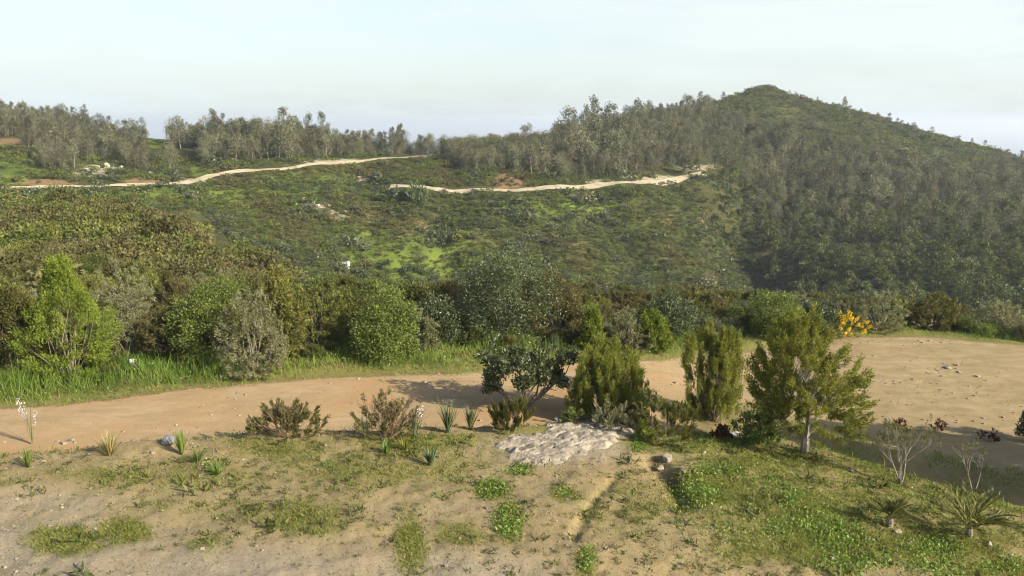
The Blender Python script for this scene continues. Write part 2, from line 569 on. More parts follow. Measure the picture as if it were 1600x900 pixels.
M = {}
M['bark'] = solid_mat('grey_brown_bark', (.10, .075, .055), (.24, .20, .16), 9)
M['bark_pale'] = solid_mat('pale_bark', (.13, .11, .085), (.29, .255, .20), 9)
M['twig'] = solid_mat('dry_twig', (.12, .08, .05), (.27, .19, .12), 12, bump=0)
M['euc_bark'] = solid_mat('eucalyptus_bark', (.10, .088, .07), (.22, .195, .16), 2, bump=0)
M['euc'] = leaf_mat('eucalyptus_leaf', (.058, .062, .034), (.115, .115, .063), (.19, .18, .105), .32, objvar=.3)
M['olive'] = leaf_mat('olive_scrub_leaf', (.05, .055, .013), (.112, .115, .027), (.195, .184, .048), .28, objvar=.25)
M['olive_brown'] = leaf_mat('brown_heath_leaf', (.052, .048, .017), (.105, .095, .034), (.17, .15, .06), .26, objvar=.16)
M['green'] = leaf_mat('green_shrub_leaf', (.044, .06, .014), (.095, .12, .025), (.165, .188, .043), .3, objvar=.2)
M['dark_green'] = leaf_mat('dark_shrub_leaf', (.028, .04, .016), (.06, .078, .028), (.12, .135, .055), .2, .4, objvar=.15, spec=.4)
M['bright'] = leaf_mat('bright_feathery_leaf', (.07, .10, .012), (.15, .19, .022), (.24, .27, .04), .35, objvar=.1)
M['grey'] = leaf_mat('grey_shrub_leaf', (.085, .09, .04), (.17, .17, .082), (.29, .28, .16), .25, objvar=.12)
M['conifer'] = leaf_mat('conifer_spray', (.075, .088, .015), (.17, .182, .03), (.28, .275, .055), .45, objvar=.08)
M['pine'] = leaf_mat('pine_needles', (.038, .05, .015), (.078, .093, .025), (.135, .145, .042), .3, objvar=.2)
M['grass'] = leaf_mat('grass_blade', (.06, .105, .016), (.125, .19, .029), (.23, .275, .06), .38)
M['short_grass'] = leaf_mat('short_grass_blade', (.08, .11, .015), (.17, .20, .03), (.28, .28, .06), .4)
M['dry_grass'] = leaf_mat('dry_grass_blade', (.16, .13, .05), (.27, .22, .09), (.38, .32, .15), .3)
M['herb'] = leaf_mat('leafy_herb', (.05, .10, .015), (.115, .195, .03), (.21, .285, .06), .38, .45, spec=.35)
M['herb_dull'] = leaf_mat('dull_tuft_leaf', (.05, .065, .018), (.10, .115, .028), (.20, .19, .06), .3)
M['agave'] = leaf_mat('blue_green_blade', (.05, .08, .034), (.10, .14, .06), (.17, .215, .105), .2, .5)
M['yellow'] = leaf_mat('yellow_broom_flower', (.40, .24, .01), (.70, .45, .015), (.85, .60, .03), .25)
M['white_flower'] = leaf_mat('white_petal', (.45, .44, .46), (.62, .60, .62), (.8, .78, .78), .3)
M['dark_red'] = leaf_mat('dark_red_leaf', (.035, .008, .008), (.07, .018, .015), (.13, .04, .03), .2)
M['rock'] = solid_mat('pale_stone', (.13, .112, .082), (.36, .31, .235), 2.2, bump=.9, bscale=14)
M['rock_grey'] = solid_mat('grey_stone', (.09, .09, .095), (.21, .21, .215), 4.0, bump=.6, bscale=12)
M['rock_far'] = solid_mat('cream_boulder', (.22, .195, .135), (.42, .38, .28), .8, bump=.5, bscale=2)
M['white_paint'] = solid_mat('white_wall_paint', (.72, .71, .68), (.82, .81, .79), 2, bump=0)
M['bag_white'] = solid_mat('white_plastic', (.70, .70, .70), (.84, .84, .84), 4, .4, bump=.3)
M['bag_grey'] = solid_mat('grey_plastic', (.16, .17, .18), (.30, .31, .32), 4, .4, bump=.3)

def ground_mat(name, kind):
    m, nt, out = mat(name)
    geo = nd(nt, 'ShaderNodeNewGeometry')
    pos = geo.outputs['Position']
    pb = nd(nt, 'ShaderNodeBsdfPrincipled')
    pb.inputs['Roughness'].default_value = .95
    pb.inputs['Specular IOR Level'].default_value = .1
    big = noise(nt, pos, .25, 5, .6)
    med = noise(nt, pos, 1.3, 6, .65, .4)
    fine = noise(nt, pos, 9, 6, .7)
    grit = noise(nt, pos, 38, 4, .7)
    if kind == 'ground':
        tan = mixc(nt, ramp(nt, med, .3, .7), (.205, .160, .080), (.29, .232, .132))
        tan = mixc(nt, ramp(nt, big, .4, .7), tan, (.245, .185, .092))
        gr = mixc(nt, ramp(nt, fine, .3, .7), (.205, .173, .122), (.31, .265, .195))
        c = mixc(nt, attr(nt, 'gravel'), tan, gr)
        gg = mixc(nt, ramp(nt, fine, .3, .7), (.10, .105, .026), (.20, .185, .058))
        edge = math_(nt, 'ADD', attr(nt, 'grass'), ramp(nt, med, .2, .8, -.34, .34))
        edge = math_(nt, 'ADD', edge, ramp(nt, fine, .2, .8, -.28, .28))
        c = mixc(nt, ramp(nt, edge, .22, .70, 0, .9), c, gg)
        c = mixc(nt, attr(nt, 'darken'), c, mixc(nt, fine, (.06, .045, .025), (.13, .09, .05)))
        c = mixc(nt, ramp(nt, grit, .32, .72, .0, 1), mixc(nt, 1.0, c, (.72, .70, .66), 'MULTIPLY'), mixc(nt, 1.0, c, (1.18, 1.18, 1.18), 'MULTIPLY'))
        hgt = math_(nt, 'ADD', math_(nt, 'MULTIPLY', fine, .7), math_(nt, 'MULTIPLY', grit, .35))
        bs, bd = .9, .05
    elif kind == 'road':
        st = nd(nt, 'ShaderNodeMapping')
        st.inputs['Scale'].default_value = (.4, 1.1, 1)
        st.inputs['Rotation'].default_value = (0, 0, R(-4))
        nt.links.new(pos, st.inputs['Vector'])
        streak = noise(nt, st.outputs[0], 1.4, 5, .65, .3)
        c = mixc(nt, ramp(nt, streak, .3, .7), (.24, .18, .094), (.355, .256, .148))
        c = mixc(nt, ramp(nt, big, .42, .62), c, (.31, .205, .104))
        c = mixc(nt, attr(nt, 'gravel'), c, mixc(nt, ramp(nt, math_(nt, 'ADD', math_(nt, 'MULTIPLY', streak, .5), math_(nt, 'MULTIPLY', med, .5)), .36, .64), (.195, .148, .074), (.305, .236, .13)))
        c = mixc(nt, math_(nt, 'MULTIPLY', attr(nt, 'grass'), ramp(nt, med, .25, .5)), c, mixc(nt, fine, (.10, .085, .035), (.21, .165, .075)))
        c = mixc(nt, ramp(nt, grit, .3, .72), mixc(nt, 1.0, c, (.84, .83, .80), 'MULTIPLY'), mixc(nt, 1.0, c, (1.1, 1.1, 1.1), 'MULTIPLY'))
        hgt = math_(nt, 'ADD', math_(nt, 'MULTIPLY', fine, .6), math_(nt, 'MULTIPLY', grit, .3))
        bs, bd = .7, .04
    else:
        far_m = noise(nt, pos, .09, 6, .65, .5)
        far_f = noise(nt, pos, .6, 6, .7)
        c = mixc(nt, ramp(nt, far_m, .35, .65), (.035, .04, .014), (.066, .07, .024))
        c = mixc(nt, ramp(nt, far_f, .3, .7), mixc(nt, 1.0, c, (.7, .7, .7), 'MULTIPLY'), mixc(nt, 1.0, c, (1.25, 1.2, 1.15), 'MULTIPLY'))
        e = math_(nt, 'ADD', attr(nt, 'grass'), math_(nt, 'ADD', ramp(nt, far_f, .2, .8, -.3, .3), ramp(nt, far_m, .3, .7, -.4, .35)))
        c = mixc(nt, ramp(nt, e, .25, .7), c, mixc(nt, ramp(nt, far_m, .35, .65), (.055, .08, .016), (.14, .18, .03)))
        e = math_(nt, 'ADD', attr(nt, 'red'), math_(nt, 'ADD', ramp(nt, far_f, .2, .8, -.35, .35), ramp(nt, far_m, .3, .7, .3, -.4)))
        c = mixc(nt, ramp(nt, e, .3, .7), c, mixc(nt, far_f, (.12, .085, .04), (.23, .15, .08)))
        e = math_(nt, 'ADD', attr(nt, 'gravel'), ramp(nt, far_f, .2, .8, -.3, .3))
        c = mixc(nt, ramp(nt, e, .3, .7), c, mixc(nt, far_f, (.22, .18, .11), (.38, .33, .23)))
        hgt = math_(nt, 'ADD', far_f, math_(nt, 'MULTIPLY', fine, .1))
        bs, bd = 1.0, .8
    nt.links.new(c, pb.inputs['Base Color'])
    b = nd(nt, 'ShaderNodeBump')
    b.inputs['Strength'].default_value = bs
    b.inputs['Distance'].default_value = bd
    nt.links.new(hgt, b.inputs['Height'])
    nt.links.new(b.outputs[0], pb.inputs['Normal'])
    nt.links.new(pb.outputs[0], out.inputs[0])
    return m
M['ground'] = ground_mat('foreground_soil', 'ground')
M['road'] = ground_mat('beaten_earth', 'road')
M['hill'] = ground_mat('hillside_turf', 'hill')
M['track'] = solid_mat('pale_track_earth', (.24, .195, .12), (.43, .37, .25), .35, bump=.4, bscale=1.5)
M['track_grey'] = solid_mat('grey_track_earth', (.24, .20, .135), (.36, .31, .215), .35, bump=.4, bscale=1.5)

m, nt, out = mat('sea_water')
pb = nd(nt, 'ShaderNodeBsdfPrincipled')
pb.inputs['Base Color'].default_value = (.02, .06, .11, 1)
pb.inputs['Roughness'].default_value = .25
geo = nd(nt, 'ShaderNodeNewGeometry')
b = nd(nt, 'ShaderNodeBump')
b.inputs['Strength'].default_value = .5
b.inputs['Distance'].default_value = 3
nt.links.new(noise(nt, geo.outputs['Position'], .02, 4), b.inputs['Height'])
nt.links.new(b.outputs[0], pb.inputs['Normal'])
nt.links.new(pb.outputs[0], out.inputs[0])
M['sea'] = m

# ---------------------------------------------------------------- terrain sheets
PXG, PYG = project(XX, YY, ZT)
def ell(px, py, spots):
    o = np.zeros(np.shape(px))
    for cx, cy_, rx, ry, s in spots:
        o = np.maximum(o, s * np.exp(-(((px - cx) / rx) ** 2 + ((py - cy_) / ry) ** 2) ** 1.4))
    return o
GRASS_SPOTS = [(100, 845, 70, 26, 1), (190, 830, 50, 24, .9), (130, 740, 120, 16, .5), (300, 740, 60, 18, .6), (440, 705, 120, 24, .55),
               (480, 810, 70, 34, .8), (640, 850, 26, 50, .95), (640, 690, 120, 20, .7), (770, 765, 34, 18, 1), (795, 815, 28, 36, .95), (720, 835, 45, 22, .6),
               (330, 850, 50, 20, .45), (250, 790, 90, 18, .45), (540, 745, 140, 20, .45), (850, 678, 70, 14, .9), (880, 770, 26, 18, .7), (915, 880, 22, 30, .8), (810, 735, 30, 14, .7),
               (1120, 760, 80, 40, .9), (1200, 720, 130, 26, .8), (1000, 800, 60, 26, .55), (1240, 790, 130, 40, .85), (1300, 850, 140, 40, 1),
               (1180, 850, 90, 40, .7), (1460, 850, 120, 40, .9), (1560, 830, 80, 30, .6), (1350, 730, 120, 30, .6), (1430, 770, 100, 22, .6), (1100, 690, 130, 24, .8), (1000, 690, 30, 20, .9), (1560, 890, 80, 25, .8), (260, 745, 330, 34, .42), (600, 730, 260, 44, .45), (420, 800, 300, 40, .32), (1330, 790, 330, 110, .58), (1000, 790, 130, 70, .4)]
HERB_SPOTS = [(770, 765, 28, 14, 1), (795, 815, 24, 32, .9), (1090, 770, 45, 30, .9), (1130, 740, 60, 20, .8), (1240, 780, 20, 20, .9), (1310, 840, 60, 36, 1), (1250, 820, 60, 26, .8),
              (1340, 880, 80, 24, 1), (1470, 860, 50, 22, .9), (1560, 885, 60, 20, .7), (915, 880, 18, 24, .9), (880, 770, 16, 12, .8), (330, 730, 26, 12, .8), (1000, 690, 18, 18, 1), (810, 735, 22, 12, .8),
              (1190, 760, 60, 24, .5), (1130, 820, 50, 24, .6), (685, 775, 16, 8, .8), (1180, 680, 60, 18, .9), (300, 700, 26, 10, .6), (515, 727, 14, 6, .8), (1460, 890, 90, 16, .9), (1250, 800, 240, 80, .3)]
GRAVEL_SPOTS = [(60, 860, 220, 70, .9), (350, 890, 260, 40, .9), (700, 890, 160, 30, .9), (60, 790, 160, 30, .7), (880, 700, 110, 26, 1), (650, 800, 120, 20, .25)]
DARK_SPOTS = [(1022, 722, 12, 9, 1), (1052, 758, 12, 24, 1), (1130, 672, 26, 12, .8)]  # boulder's shade painted into the ground colour; gully and plant spots darker
near = (RR < 66)[None, :] & (np.abs(AZ) < R(45))[:, None]
GRA = np.where(near, ell(PXG, PYG, GRASS_SPOTS), 0)
GRA = np.where(near & (YY > y_far(XX) - .2), 1.0, GRA)
STRIP = (YY > y_bank(XX)) * sstep(8.0, 5.0, YY - y_bank(XX) + 1.5 * fbm(XX * .6, YY * .6, 83, 3)) * sstep(5, 8, XX)
GRA = np.where(near & (YY < y_far(XX)), np.maximum(GRA, STRIP), GRA)
GRV = np.where(near, ell(PXG, PYG, GRAVEL_SPOTS), 0)
DRK = np.where(near, ell(PXG, PYG, DARK_SPOTS), 0)
DRK = np.where(near, np.maximum(DRK, .75 * sstep(.6, 2.2, YY - y_far(XX))), DRK)  # ground colour darkened from the road's far edge outwards
FAR_GRASS = [(20, 265, 60, 22, 1), (120, 262, 30, 14, .6), (240, 303, 70, 16, 1), (245, 222, 14, 14, 1), (305, 262, 26, 18, .9), (600, 390, 70, 40, .9), (690, 405, 50, 36, .9), (650, 430, 70, 16, .8), (560, 360, 60, 30, .5),
             (350, 310, 60, 20, .7), (880, 330, 120, 30, .6), (740, 390, 40, 30, .7), (480, 290, 120, 26, .5), (30, 315, 30, 10, .8)]
FAR_RED = [(600, 330, 70, 22, .45), (650, 350, 50, 22, .45), (450, 370, 60, 12, .3), (905, 390, 26, 22, .5), (1195, 398, 10, 16, 1.1), (1040, 345, 14, 9, .9), (790, 282, 30, 14, 1.4), (70, 285, 60, 5, 1.2), (220, 283, 30, 5, 1.2),
           (665, 241, 18, 5, 1.2), (720, 440, 26, 16, .7), (15, 225, 26, 9, 1.1), (1100, 345, 12, 14, .7), (270, 350, 90, 26, .4)]
FAR_GRAV = [(160, 265, 36, 10, 1), (130, 272, 18, 6, .9), (300, 284, 26, 5, 1), (520, 252, 50, 5, 1), (1090, 262, 46, 7, .6), (1010, 278, 60, 6, .8), (940, 284, 40, 5, .7), (1225, 180, 30, 5, .3), (492, 322, 26, 9, .75), (520, 335, 30, 10, .5), (566, 281, 14, 5, .8)]
far = (RR >= 60)[None, :] & (np.abs(AZ) < R(45))[:, None]
FRED = np.where(far, ell(PXG, PYG, FAR_RED), 0)
GRA = np.where(far & (RR > 140)[None, :], ell(PXG, PYG, FAR_GRASS), GRA)
GRV = np.where(far, ell(PXG, PYG, FAR_GRAV), GRV)
LOT = sstep(8, 13, XX)
na, nr = ZT.shape
allv = np.stack([XX, YY, ZT], 2).reshape(-1, 3)
ii, jj = np.meshgrid(np.arange(na - 1), np.arange(nr - 1), indexing='ij')
base = (ii * nr + jj).reshape(-1)
quads = np.stack([base, base + nr, base + nr + 1, base + 1], 1)[:, ::-1]
cx = (XX[:-1, :-1] + XX[1:, 1:]) / 2
cyy = (YY[:-1, :-1] + YY[1:, 1:]) / 2
wob = .45 * fbm(cx * .9, cyy * .9, 41, 3)
is_road = (cyy > y_bank(cx) + .75 + wob + .5 * sstep(6, 12, cx)) & (cyy < y_far(cx) + wob) & (np.abs(cx) < 40) & (cyy > 5)
is_hill = np.broadcast_to((RR[:-1] >= 62)[None, :], is_road.shape)
cls = np.where(is_hill, 2, np.where(is_road, 1, 0)).reshape(-1)
def sheet(name, k, m):
    q = quads[cls == k]
    used, inv = np.unique(q.reshape(-1), return_inverse=True)
    at = {n: ('POINT', a.reshape(-1)[used]) for n, a in (('grass', GRA), ('gravel', np.maximum(GRV, LOT * .9) if k == 1 else GRV), ('darken', DRK), ('red', FRED))}
    me = new_mesh(name, allv[used], inv.reshape(-1, 4), [m], at, None, True)
    o = link(name, me)
    o['kind'] = 'structure'
    return o
sheet('ground', 0, M['ground'])
sheet('dirt_road', 1, M['road'])
sheet('hillside', 2, M['hill'])

sv = np.array([(-90000, -90000, -222), (90000, -90000, -222), (90000, 90000, -222), (-90000, 90000, -222)], float)
tag(link('sea', new_mesh('sea', sv, np.array([[0, 1, 2, 3]]), [M['sea']])), kind='structure')

# far tracks draped on the slope
def track(name, pts, width, m, seed):
    w = np.array([G(a, b, 180) for a, b in pts])
    d = np.concatenate([[0], np.cumsum(np.hypot(*np.diff(w[:, :2], axis=0).T))])
    n = int(d[-1] / 1.2)
    s = np.linspace(0, d[-1], n)
    x, y = np.interp(s, d, w[:, 0]), np.interp(s, d, w[:, 1])
    kk = np.hanning(9); kk /= kk.sum()
    xs = np.convolve(np.pad(x, 4, mode='edge'), kk, 'valid'); ys = np.convolve(np.pad(y, 4, mode='edge'), kk, 'valid')
    tx, ty = np.gradient(xs), np.gradient(ys)
    l = np.hypot(tx, ty)
    nx, ny = -ty / l, tx / l
    sg = np.sign(ny); nx, ny = nx * sg, ny * sg
    offs = np.linspace(-.5, .5, 7)
    wid = np.interp(s, d, [p[2] if len(p) > 2 else width for p in pts]) * (1 + .3 * fbm(s / 7, s * 0, seed, 3))
    vx = xs[:, None] + nx[:, None] * offs[None] * wid[:, None]
    vy = ys[:, None] + ny[:, None] * offs[None] * wid[:, None]
    vz = H(vx, vy) + .16 + .12 * fbm(vx / 2, vy / 2, seed + 3, 3)
    v = np.stack([vx, vy, vz], 2).reshape(-1, 3)
    a, b_ = np.meshgrid(np.arange(n - 1), np.arange(6), indexing='ij')
    k = (a * 7 + b_).reshape(-1)
    o = link(name, new_mesh(name, v, np.stack([k, k + 7, k + 8, k + 1], 1), [m], None, None, True))
    return tag(o, kind='structure')
# (track calls use px, py only; widths are constant)
def tr(pts, w): return [(a, b) for a, b in pts], w
p_, w_ = tr([(-60, 296), (30, 294), (120, 292), (200, 290), (290, 287), (320, 278), (345, 272), (400, 266), (470, 260), (540, 254), (580, 250), (640, 246), (684, 242)], 2.8)
track('ridge_track', p_, w_, M['track'], 61)
p_, w_ = tr([(606, 293), (680, 296), (760, 297), (840, 296), (920, 292), (1000, 286), (1060, 280), (1105, 272)], 3.2)
track('hill_track', p_, w_, M['track_grey'], 67)

# ---------------------------------------------------------------- plant generators
def skeleton(rng, p0, d0, L, r, depth, nchild=3, spread=.7, up=.25, ratio=.68, bend=.18, segs=None, tips=None, first=.5):
    """recursive limbs; returns tube segments and twig tips"""
    if segs is None: segs, tips = [], []
    p, d = np.array(p0, float), unit(d0)
    n = 3
    pts = [p]
    for k in range(n):
        d = unit(d + rng.normal(size=3) * bend + np.array([0, 0, up * .3]))
        p = p + d * L / n
        pts.append(p)
    rr = np.linspace(r, r * .66, n + 1)
    for k in range(n):
        segs.append((pts[k], pts[k + 1], rr[k], rr[k + 1]))
    if depth == 0:
        tips.append((pts[-1], d)); tips.append((pts[-2], d))
        return segs, tips
    a0 = rng.random() * 6.28
    for c in range(nchild):
        f = 1.0 if c == 0 else first + (1 - first) * rng.random()
        k = min(int(f * n), n - 1)
        q = pts[k] + (pts[k + 1] - pts[k]) * (f * n - k)
        a = a0 + c * 6.28 / nchild + rng.normal() * .4
        ref = np.array([0, 0, 1.]) if abs(d[2]) < .9 else np.array([1., 0, 0])
        u = unit(np.cross(d, ref)); w = np.cross(d, u)
        sp = spread * (.35 if c == 0 else 1) * (.7 + .6 * rng.random())
        nd_ = unit(d + (u * math.cos(a) + w * math.sin(a)) * sp + np.array([0, 0, up]))
        skeleton(rng, q, nd_, L * ratio * (.8 + .4 * rng.random()), r * .62, depth - 1, nchild, spread, up, ratio, bend, segs, tips, first)
    return segs, tips

def add_segs(q, segs, sides=5, mi=0, tint=.5):
    q.tubes([s[0] for s in segs], [s[1] for s in segs], [s[2] for s in segs], [s[3] for s in segs], sides, tint, mi)

def lobed(dirs, rng, n=6, amt=.3):
    c = rnd_dir(n, rng)
    c[:, 2] = np.abs(c[:, 2])
    a = rng.uniform(-.6, 1, n) * amt
    return 1 + (np.clip(dirs @ c.T, 0, 1) ** 5 * a).sum(1)

def clumps(rng, rx, ry, h, n, shape='round', z0=0.0, amt=.35, inner=.45):
    d = rnd_dir(n * 2, rng)
    d = d[d[:, 2] > -.55][:n]
    f = lobed(d, rng, 7, amt) * (inner + (1 - inner) * rng.random(len(d)) ** .5)
    if shape == 'round':
        c = np.stack([d[:, 0] * rx * f, d[:, 1] * ry * f, z0 + (h - z0) * np.clip(.36 + .64 * d[:, 2] * f, .03, 1.25)], 1)
    elif shape == 'column':
        t = rng.random(len(d)) ** .85
        a = rng.random(len(d)) * 6.283
        wob = .8 + .35 * np.sin(a * 2 + rng.random() * 6) * np.sin(t * 7 + rng.random() * 6)
        prof = np.minimum(1, .72 + t * 1.3) * np.clip((1.1 - t) * 1.7, .15, 1) ** .75
        f = prof * wob * (inner + (1 - inner) * rng.random(len(d)) ** .5)
        c = np.stack([np.cos(a) * rx * f, np.sin(a) * ry * f, z0 + (h - z0) * t * .97], 1)
    return c

def fill_leaves(q, rng, c, nper, cr, L, W, center, up=.35, out=.6, plume=0.0, tint_c=.45, mi=0, flat=.85):
    n = len(c)
    o = rnd_dir(n * nper, rng) * (rng.random(n * nper) ** .4)[:, None] * cr
    o[:, 2] *= flat
    cc = np.repeat(c, nper, 0)
    ax = unit(cc - np.asarray(center)[None])
    ax[:, 2] += up
    ax = unit(ax)
    if plume:
        o = o * .38 + ax * (rng.random(n * nper) * plume)[:, None]
    d = unit(ax * out + rnd_dir(n * nper, rng) * (1 - out))
    tc = np.repeat(rng.random(n), nper)
    t = np.clip(tint_c * tc + (1 - tint_c) * rng.random(n * nper), 0, 1)
    lv = rng.uniform(.7, 1.3, n * nper)
    p = cc + o
    p[:, 2] = np.maximum(p[:, 2], .01)
    q.leaves(p, d, L * lv, W * lv, rng, t, mi, .06)

def stems_to(q, rng, c, k, r, z0=0.0, base_r=.12, sides=4, mi=0):
    """stems from the root to some of the clump centres"""
    sel = c[rng.choice(len(c), min(k, len(c)), replace=False)]
    for t in sel:
        b = np.array([rng.normal() * base_r, rng.normal() * base_r, z0 - .08])
        m1 = b * .45 + t * .55 + rng.normal(size=3) * .06 * np.linalg.norm(t)
        m1[2] = max(m1[2], .05)
        q.tubes([b, m1], [m1, t], [r, r * .65], [r * .65, r * .25], sides, .5, mi)

KINDS = {   # name: (leaf material, leaf length, leaf width, clump radius, up, out, plume, label word)
    'olive': ('olive', .115, .05, .28, .6, .5, .24),
    'brown': ('olive_brown', .105, .045, .26, .7, .5, .24),
    'green': ('green', .10, .06, .28, .2, .4, 0),
    'dark': ('dark_green', .10, .058, .3, .1, .4, 0),
    'bright': ('bright', .125, .04, .28, .8, .5, .32),
    'grey': ('grey', .095, .04, .26, .5, .5, .18),
}
def shrub_meshes(kind, seed, rx=1.0, h=1.0, ncl=95, nper=30, leaf=1.0, shape='round', stems=9, amt=.35, stem_mat='bark', stem_r=.022, z0=0.0):
    rng = np.random.default_rng(seed)
    mt, L, W, cr, up, out, pl = KINDS[kind]
    c = clumps(rng, rx * .85, rx * .85, h * .92, ncl, shape, z0, amt)
    k = (rx + h) / 2
    q = Q()
    fill_leaves(q, rng, c, nper, cr * k ** .5, L * leaf, W * leaf, (0, 0, h * .3), up, out, pl * k ** .5)
    s = Q()
    stems_to(s, rng, c * np.array([1.1, 1.1, 1.12]), stems, stem_r)
    return q.mesh(kind + '_foliage', [M[mt]]), s.mesh(kind + '_stem', [M[stem_mat]])

def plant(name, loc, parts, label, cat, group=None, rz=0.0, sc=1.0):
    e = link(name, None, None, loc, rz, sc)
    e.empty_display_size = .2
    tag(e, label, cat, group)
    for n, me in parts:
        ch = link(n, me, e)
        if n in ('flower', 'blossom'): ch['kind'] = 'stuff'
    return e

def at_px(px, py):
    p = G(px, py)
    return p, mpp(p)

def at_r(px, r):
    az = math.atan2(px - 800, F_PX * CP - 50 * SP)
    x, y = r * math.sin(az), r * math.cos(az)
    return np.array([x, y, float(H(x, y))])

TAKEN = []          # (x, y, radius) of the specimen plants in the belt

# ---------------------------------------------------------------- specimen shrubs of the belt beyond the road
belt = [  # px, base py, width px, height px, kind, shape, label
    (28, 585, 100, 140, 'olive', 'column', 'tall olive shrub at the left edge beyond the road'),
    (112, 592, 132, 192, 'bright', 'column', 'bright yellow-green feathery tree above the left grass verge'),
    (203, 560, 80, 95, 'grey', 'round', 'pale grey flowering shrub right of the bright green tree'),
    (200, 500, 80, 75, 'grey', 'round', 'whitish bush behind the bright green tree'),
    (262, 560, 70, 70, 'brown', 'round', 'brownish low shrub left of the dark round shrub'),
    (338, 562, 130, 122, 'green', 'round', 'large dark green rounded shrub on the left above the verge'),
    (400, 585, 104, 118, 'grey', 'round', 'pale twiggy half-bare shrub by the verge'),
    (440, 560, 90, 150, 'olive', 'column', 'tall olive-yellow shrub behind the pale twiggy shrub'),
    (490, 548, 100, 120, 'olive', 'round', 'yellowish olive shrub left of the leafy green shrub'),
    (603, 562, 112, 108, 'green', 'round', 'bright leafy green shrub in the middle of the belt'),
    (552, 525, 80, 70, 'olive', 'round', 'olive shrub behind the bright leafy green shrub'),
    (655, 548, 55, 62, 'grey', 'round', 'silvery shrub right of the leafy green shrub'),
    (700, 505, 90, 66, 'brown', 'round', 'reddish brown shrub left of the big dark tree'),
    (785, 528, 165, 138, 'dark', 'round', 'big dark green spreading tree in the middle of the belt'),
    (868, 520, 120, 78, 'brown', 'round', 'brownish olive shrub right of the big dark tree'),
    (925, 545, 40, 60, 'bright', 'column', 'small fresh green sapling shrub behind the feathery conifer'),
    (985, 545, 75, 58, 'grey', 'round', 'grey-blue leaved bush behind the feathery conifer'),
    (1020, 548, 44, 55, 'bright', 'round', 'bright green tuft bush beside the grey-blue bush'),
    (1045, 525, 95, 66, 'dark', 'round', 'dark green shrub left of the columnar conifer'),
    (1215, 525, 90, 66, 'green', 'round', 'green shrub behind the gap between the two right conifers'),
    (1272, 520, 70, 52, 'dark', 'round', 'dark shrub left of the yellow broom'),
    (1372, 514, 80, 48, 'grey', 'round', 'grey-green shrub right of the yellow broom'),
    (1450, 512, 90, 46, 'olive', 'round', 'olive shrub at the back of the dirt lot'),
    (1562, 520, 100, 52, 'grey', 'round', 'whitish grey shrub at the far right behind the lot'),
]
for i, (px, py, w, h, kind, shape, label) in enumerate(belt):
    p, k = at_px(px, py)
    wm, hm = w * k / 2, h * k
    big = (w * h) / 9000
    n = int(np.clip(110 + 110 * big, 90, 330))
    fo, st = shrub_meshes(kind, 100 + i, wm, hm, n, 80 if kind != 'grey' else 56, 1.0, shape, 18, .65 if kind != 'bright' else .45, 'bark_pale' if kind == 'grey' else 'bark', .03)
    plant('tree' if 'tree' in label else 'shrub', p, [('crown' if 'tree' in label else 'foliage', fo), ('trunk' if 'tree' in label else 'stem', st)], label, 'tree' if 'tree' in label else 'shrub')
    TAKEN.append((p[0], p[1], wm * .8))

# yellow broom
p, k = at_px(1318, 524)
rng = np.random.default_rng(5)
c = clumps(rng, 30 * k, 26 * k, 36 * k, 70, 'round', 0, .3)
q = Q(); fill_leaves(q, rng, c, 14, .2, .14, .03, (0, 0, .2), .9, .7, .25)
f = Q(); fill_leaves(f, rng, c[(c[:, 2] > .2) & (c[:, 0] > -.5)], 110, .24, .045, .035, (0, 0, .2), .5, .4, .2)
s = Q(); stems_to(s, rng, c, 10, .015)
plant('broom_bush', p, [('foliage', q.mesh('broom_foliage', [M['green']])), ('blossom', f.mesh('broom_blossom', [M['yellow']])), ('stem', s.mesh('broom_stem', [M['bark']]))],
      'broom bush covered in yellow blossom behind the dirt lot', 'shrub')
TAKEN.append((p[0], p[1], 1.0))

# ---------------------------------------------------------------- filler shrubs of the belt, each its own object
VAR = {}
for kind, shapes in (('olive', ('round', 'column', 'round')), ('brown', ('round', 'round')), ('green', ('round', 'round')), ('dark', ('round', 'round')), ('grey', ('round',))):
    VAR[kind] = [shrub_meshes(kind, 300 + 17 * j + len(kind), 1.0, 1.0, 130, 58, .74, sh, 16, .7) for j, sh in enumerate(shapes)]
LBL = {'olive': 'olive green shrub', 'brown': 'brownish heath shrub', 'green': 'mid green leafy shrub', 'dark': 'dark evergreen shrub', 'grey': 'pale grey-leaved shrub'}
rng = np.random.default_rng(21)
cand = []
for _ in range(9000):
    px = rng.uniform(-140, 1740)
    r = rng.uniform(38, 74)
    p = at_r(px, r)
    f = p[1] - float(y_far(p[0]))
    lo = np.interp(px, [0, 300, 700, 1000, 1250, 1700], [4.5, 4.2, 4.5, 3.2, 2.2, 2.0])
    hi = np.interp(px, [0, 400, 600, 900, 1700], [38, 30, 20, 16, 14])
    if f < lo or f > hi: continue
    rad = rng.uniform(.75, 1.5) if px < 700 else rng.uniform(.6, 1.15)
    if any((p[0] - x) ** 2 + (p[1] - y) ** 2 < (max(rad * .55, .3) + rr * .8) ** 2 for x, y, rr in TAKEN): continue
    TAKEN.append((p[0], p[1], rad * .62))
    cand.append((px, r, p, rad, f))
    if len(cand) >= 330: break
for _ in range(4000):
    px = rng.uniform(-60, 1500); r = rng.uniform(36, 60)
    p = at_r(px, r); f = p[1] - float(y_far(p[0]))
    if f < np.interp(px, [0, 700, 1250], [2.6, 2.6, 1.6]) or f > 8: continue
    rad = rng.uniform(.35, .75)
    if any((p[0] - x) ** 2 + (p[1] - y) ** 2 < (rad * .5 + rr * .45) ** 2 for x, y, rr in TAKEN): continue
    TAKEN.append((p[0], p[1], rad * .8))
    cand.append((px, r, p, rad, f))
    if len(cand) >= 430: break
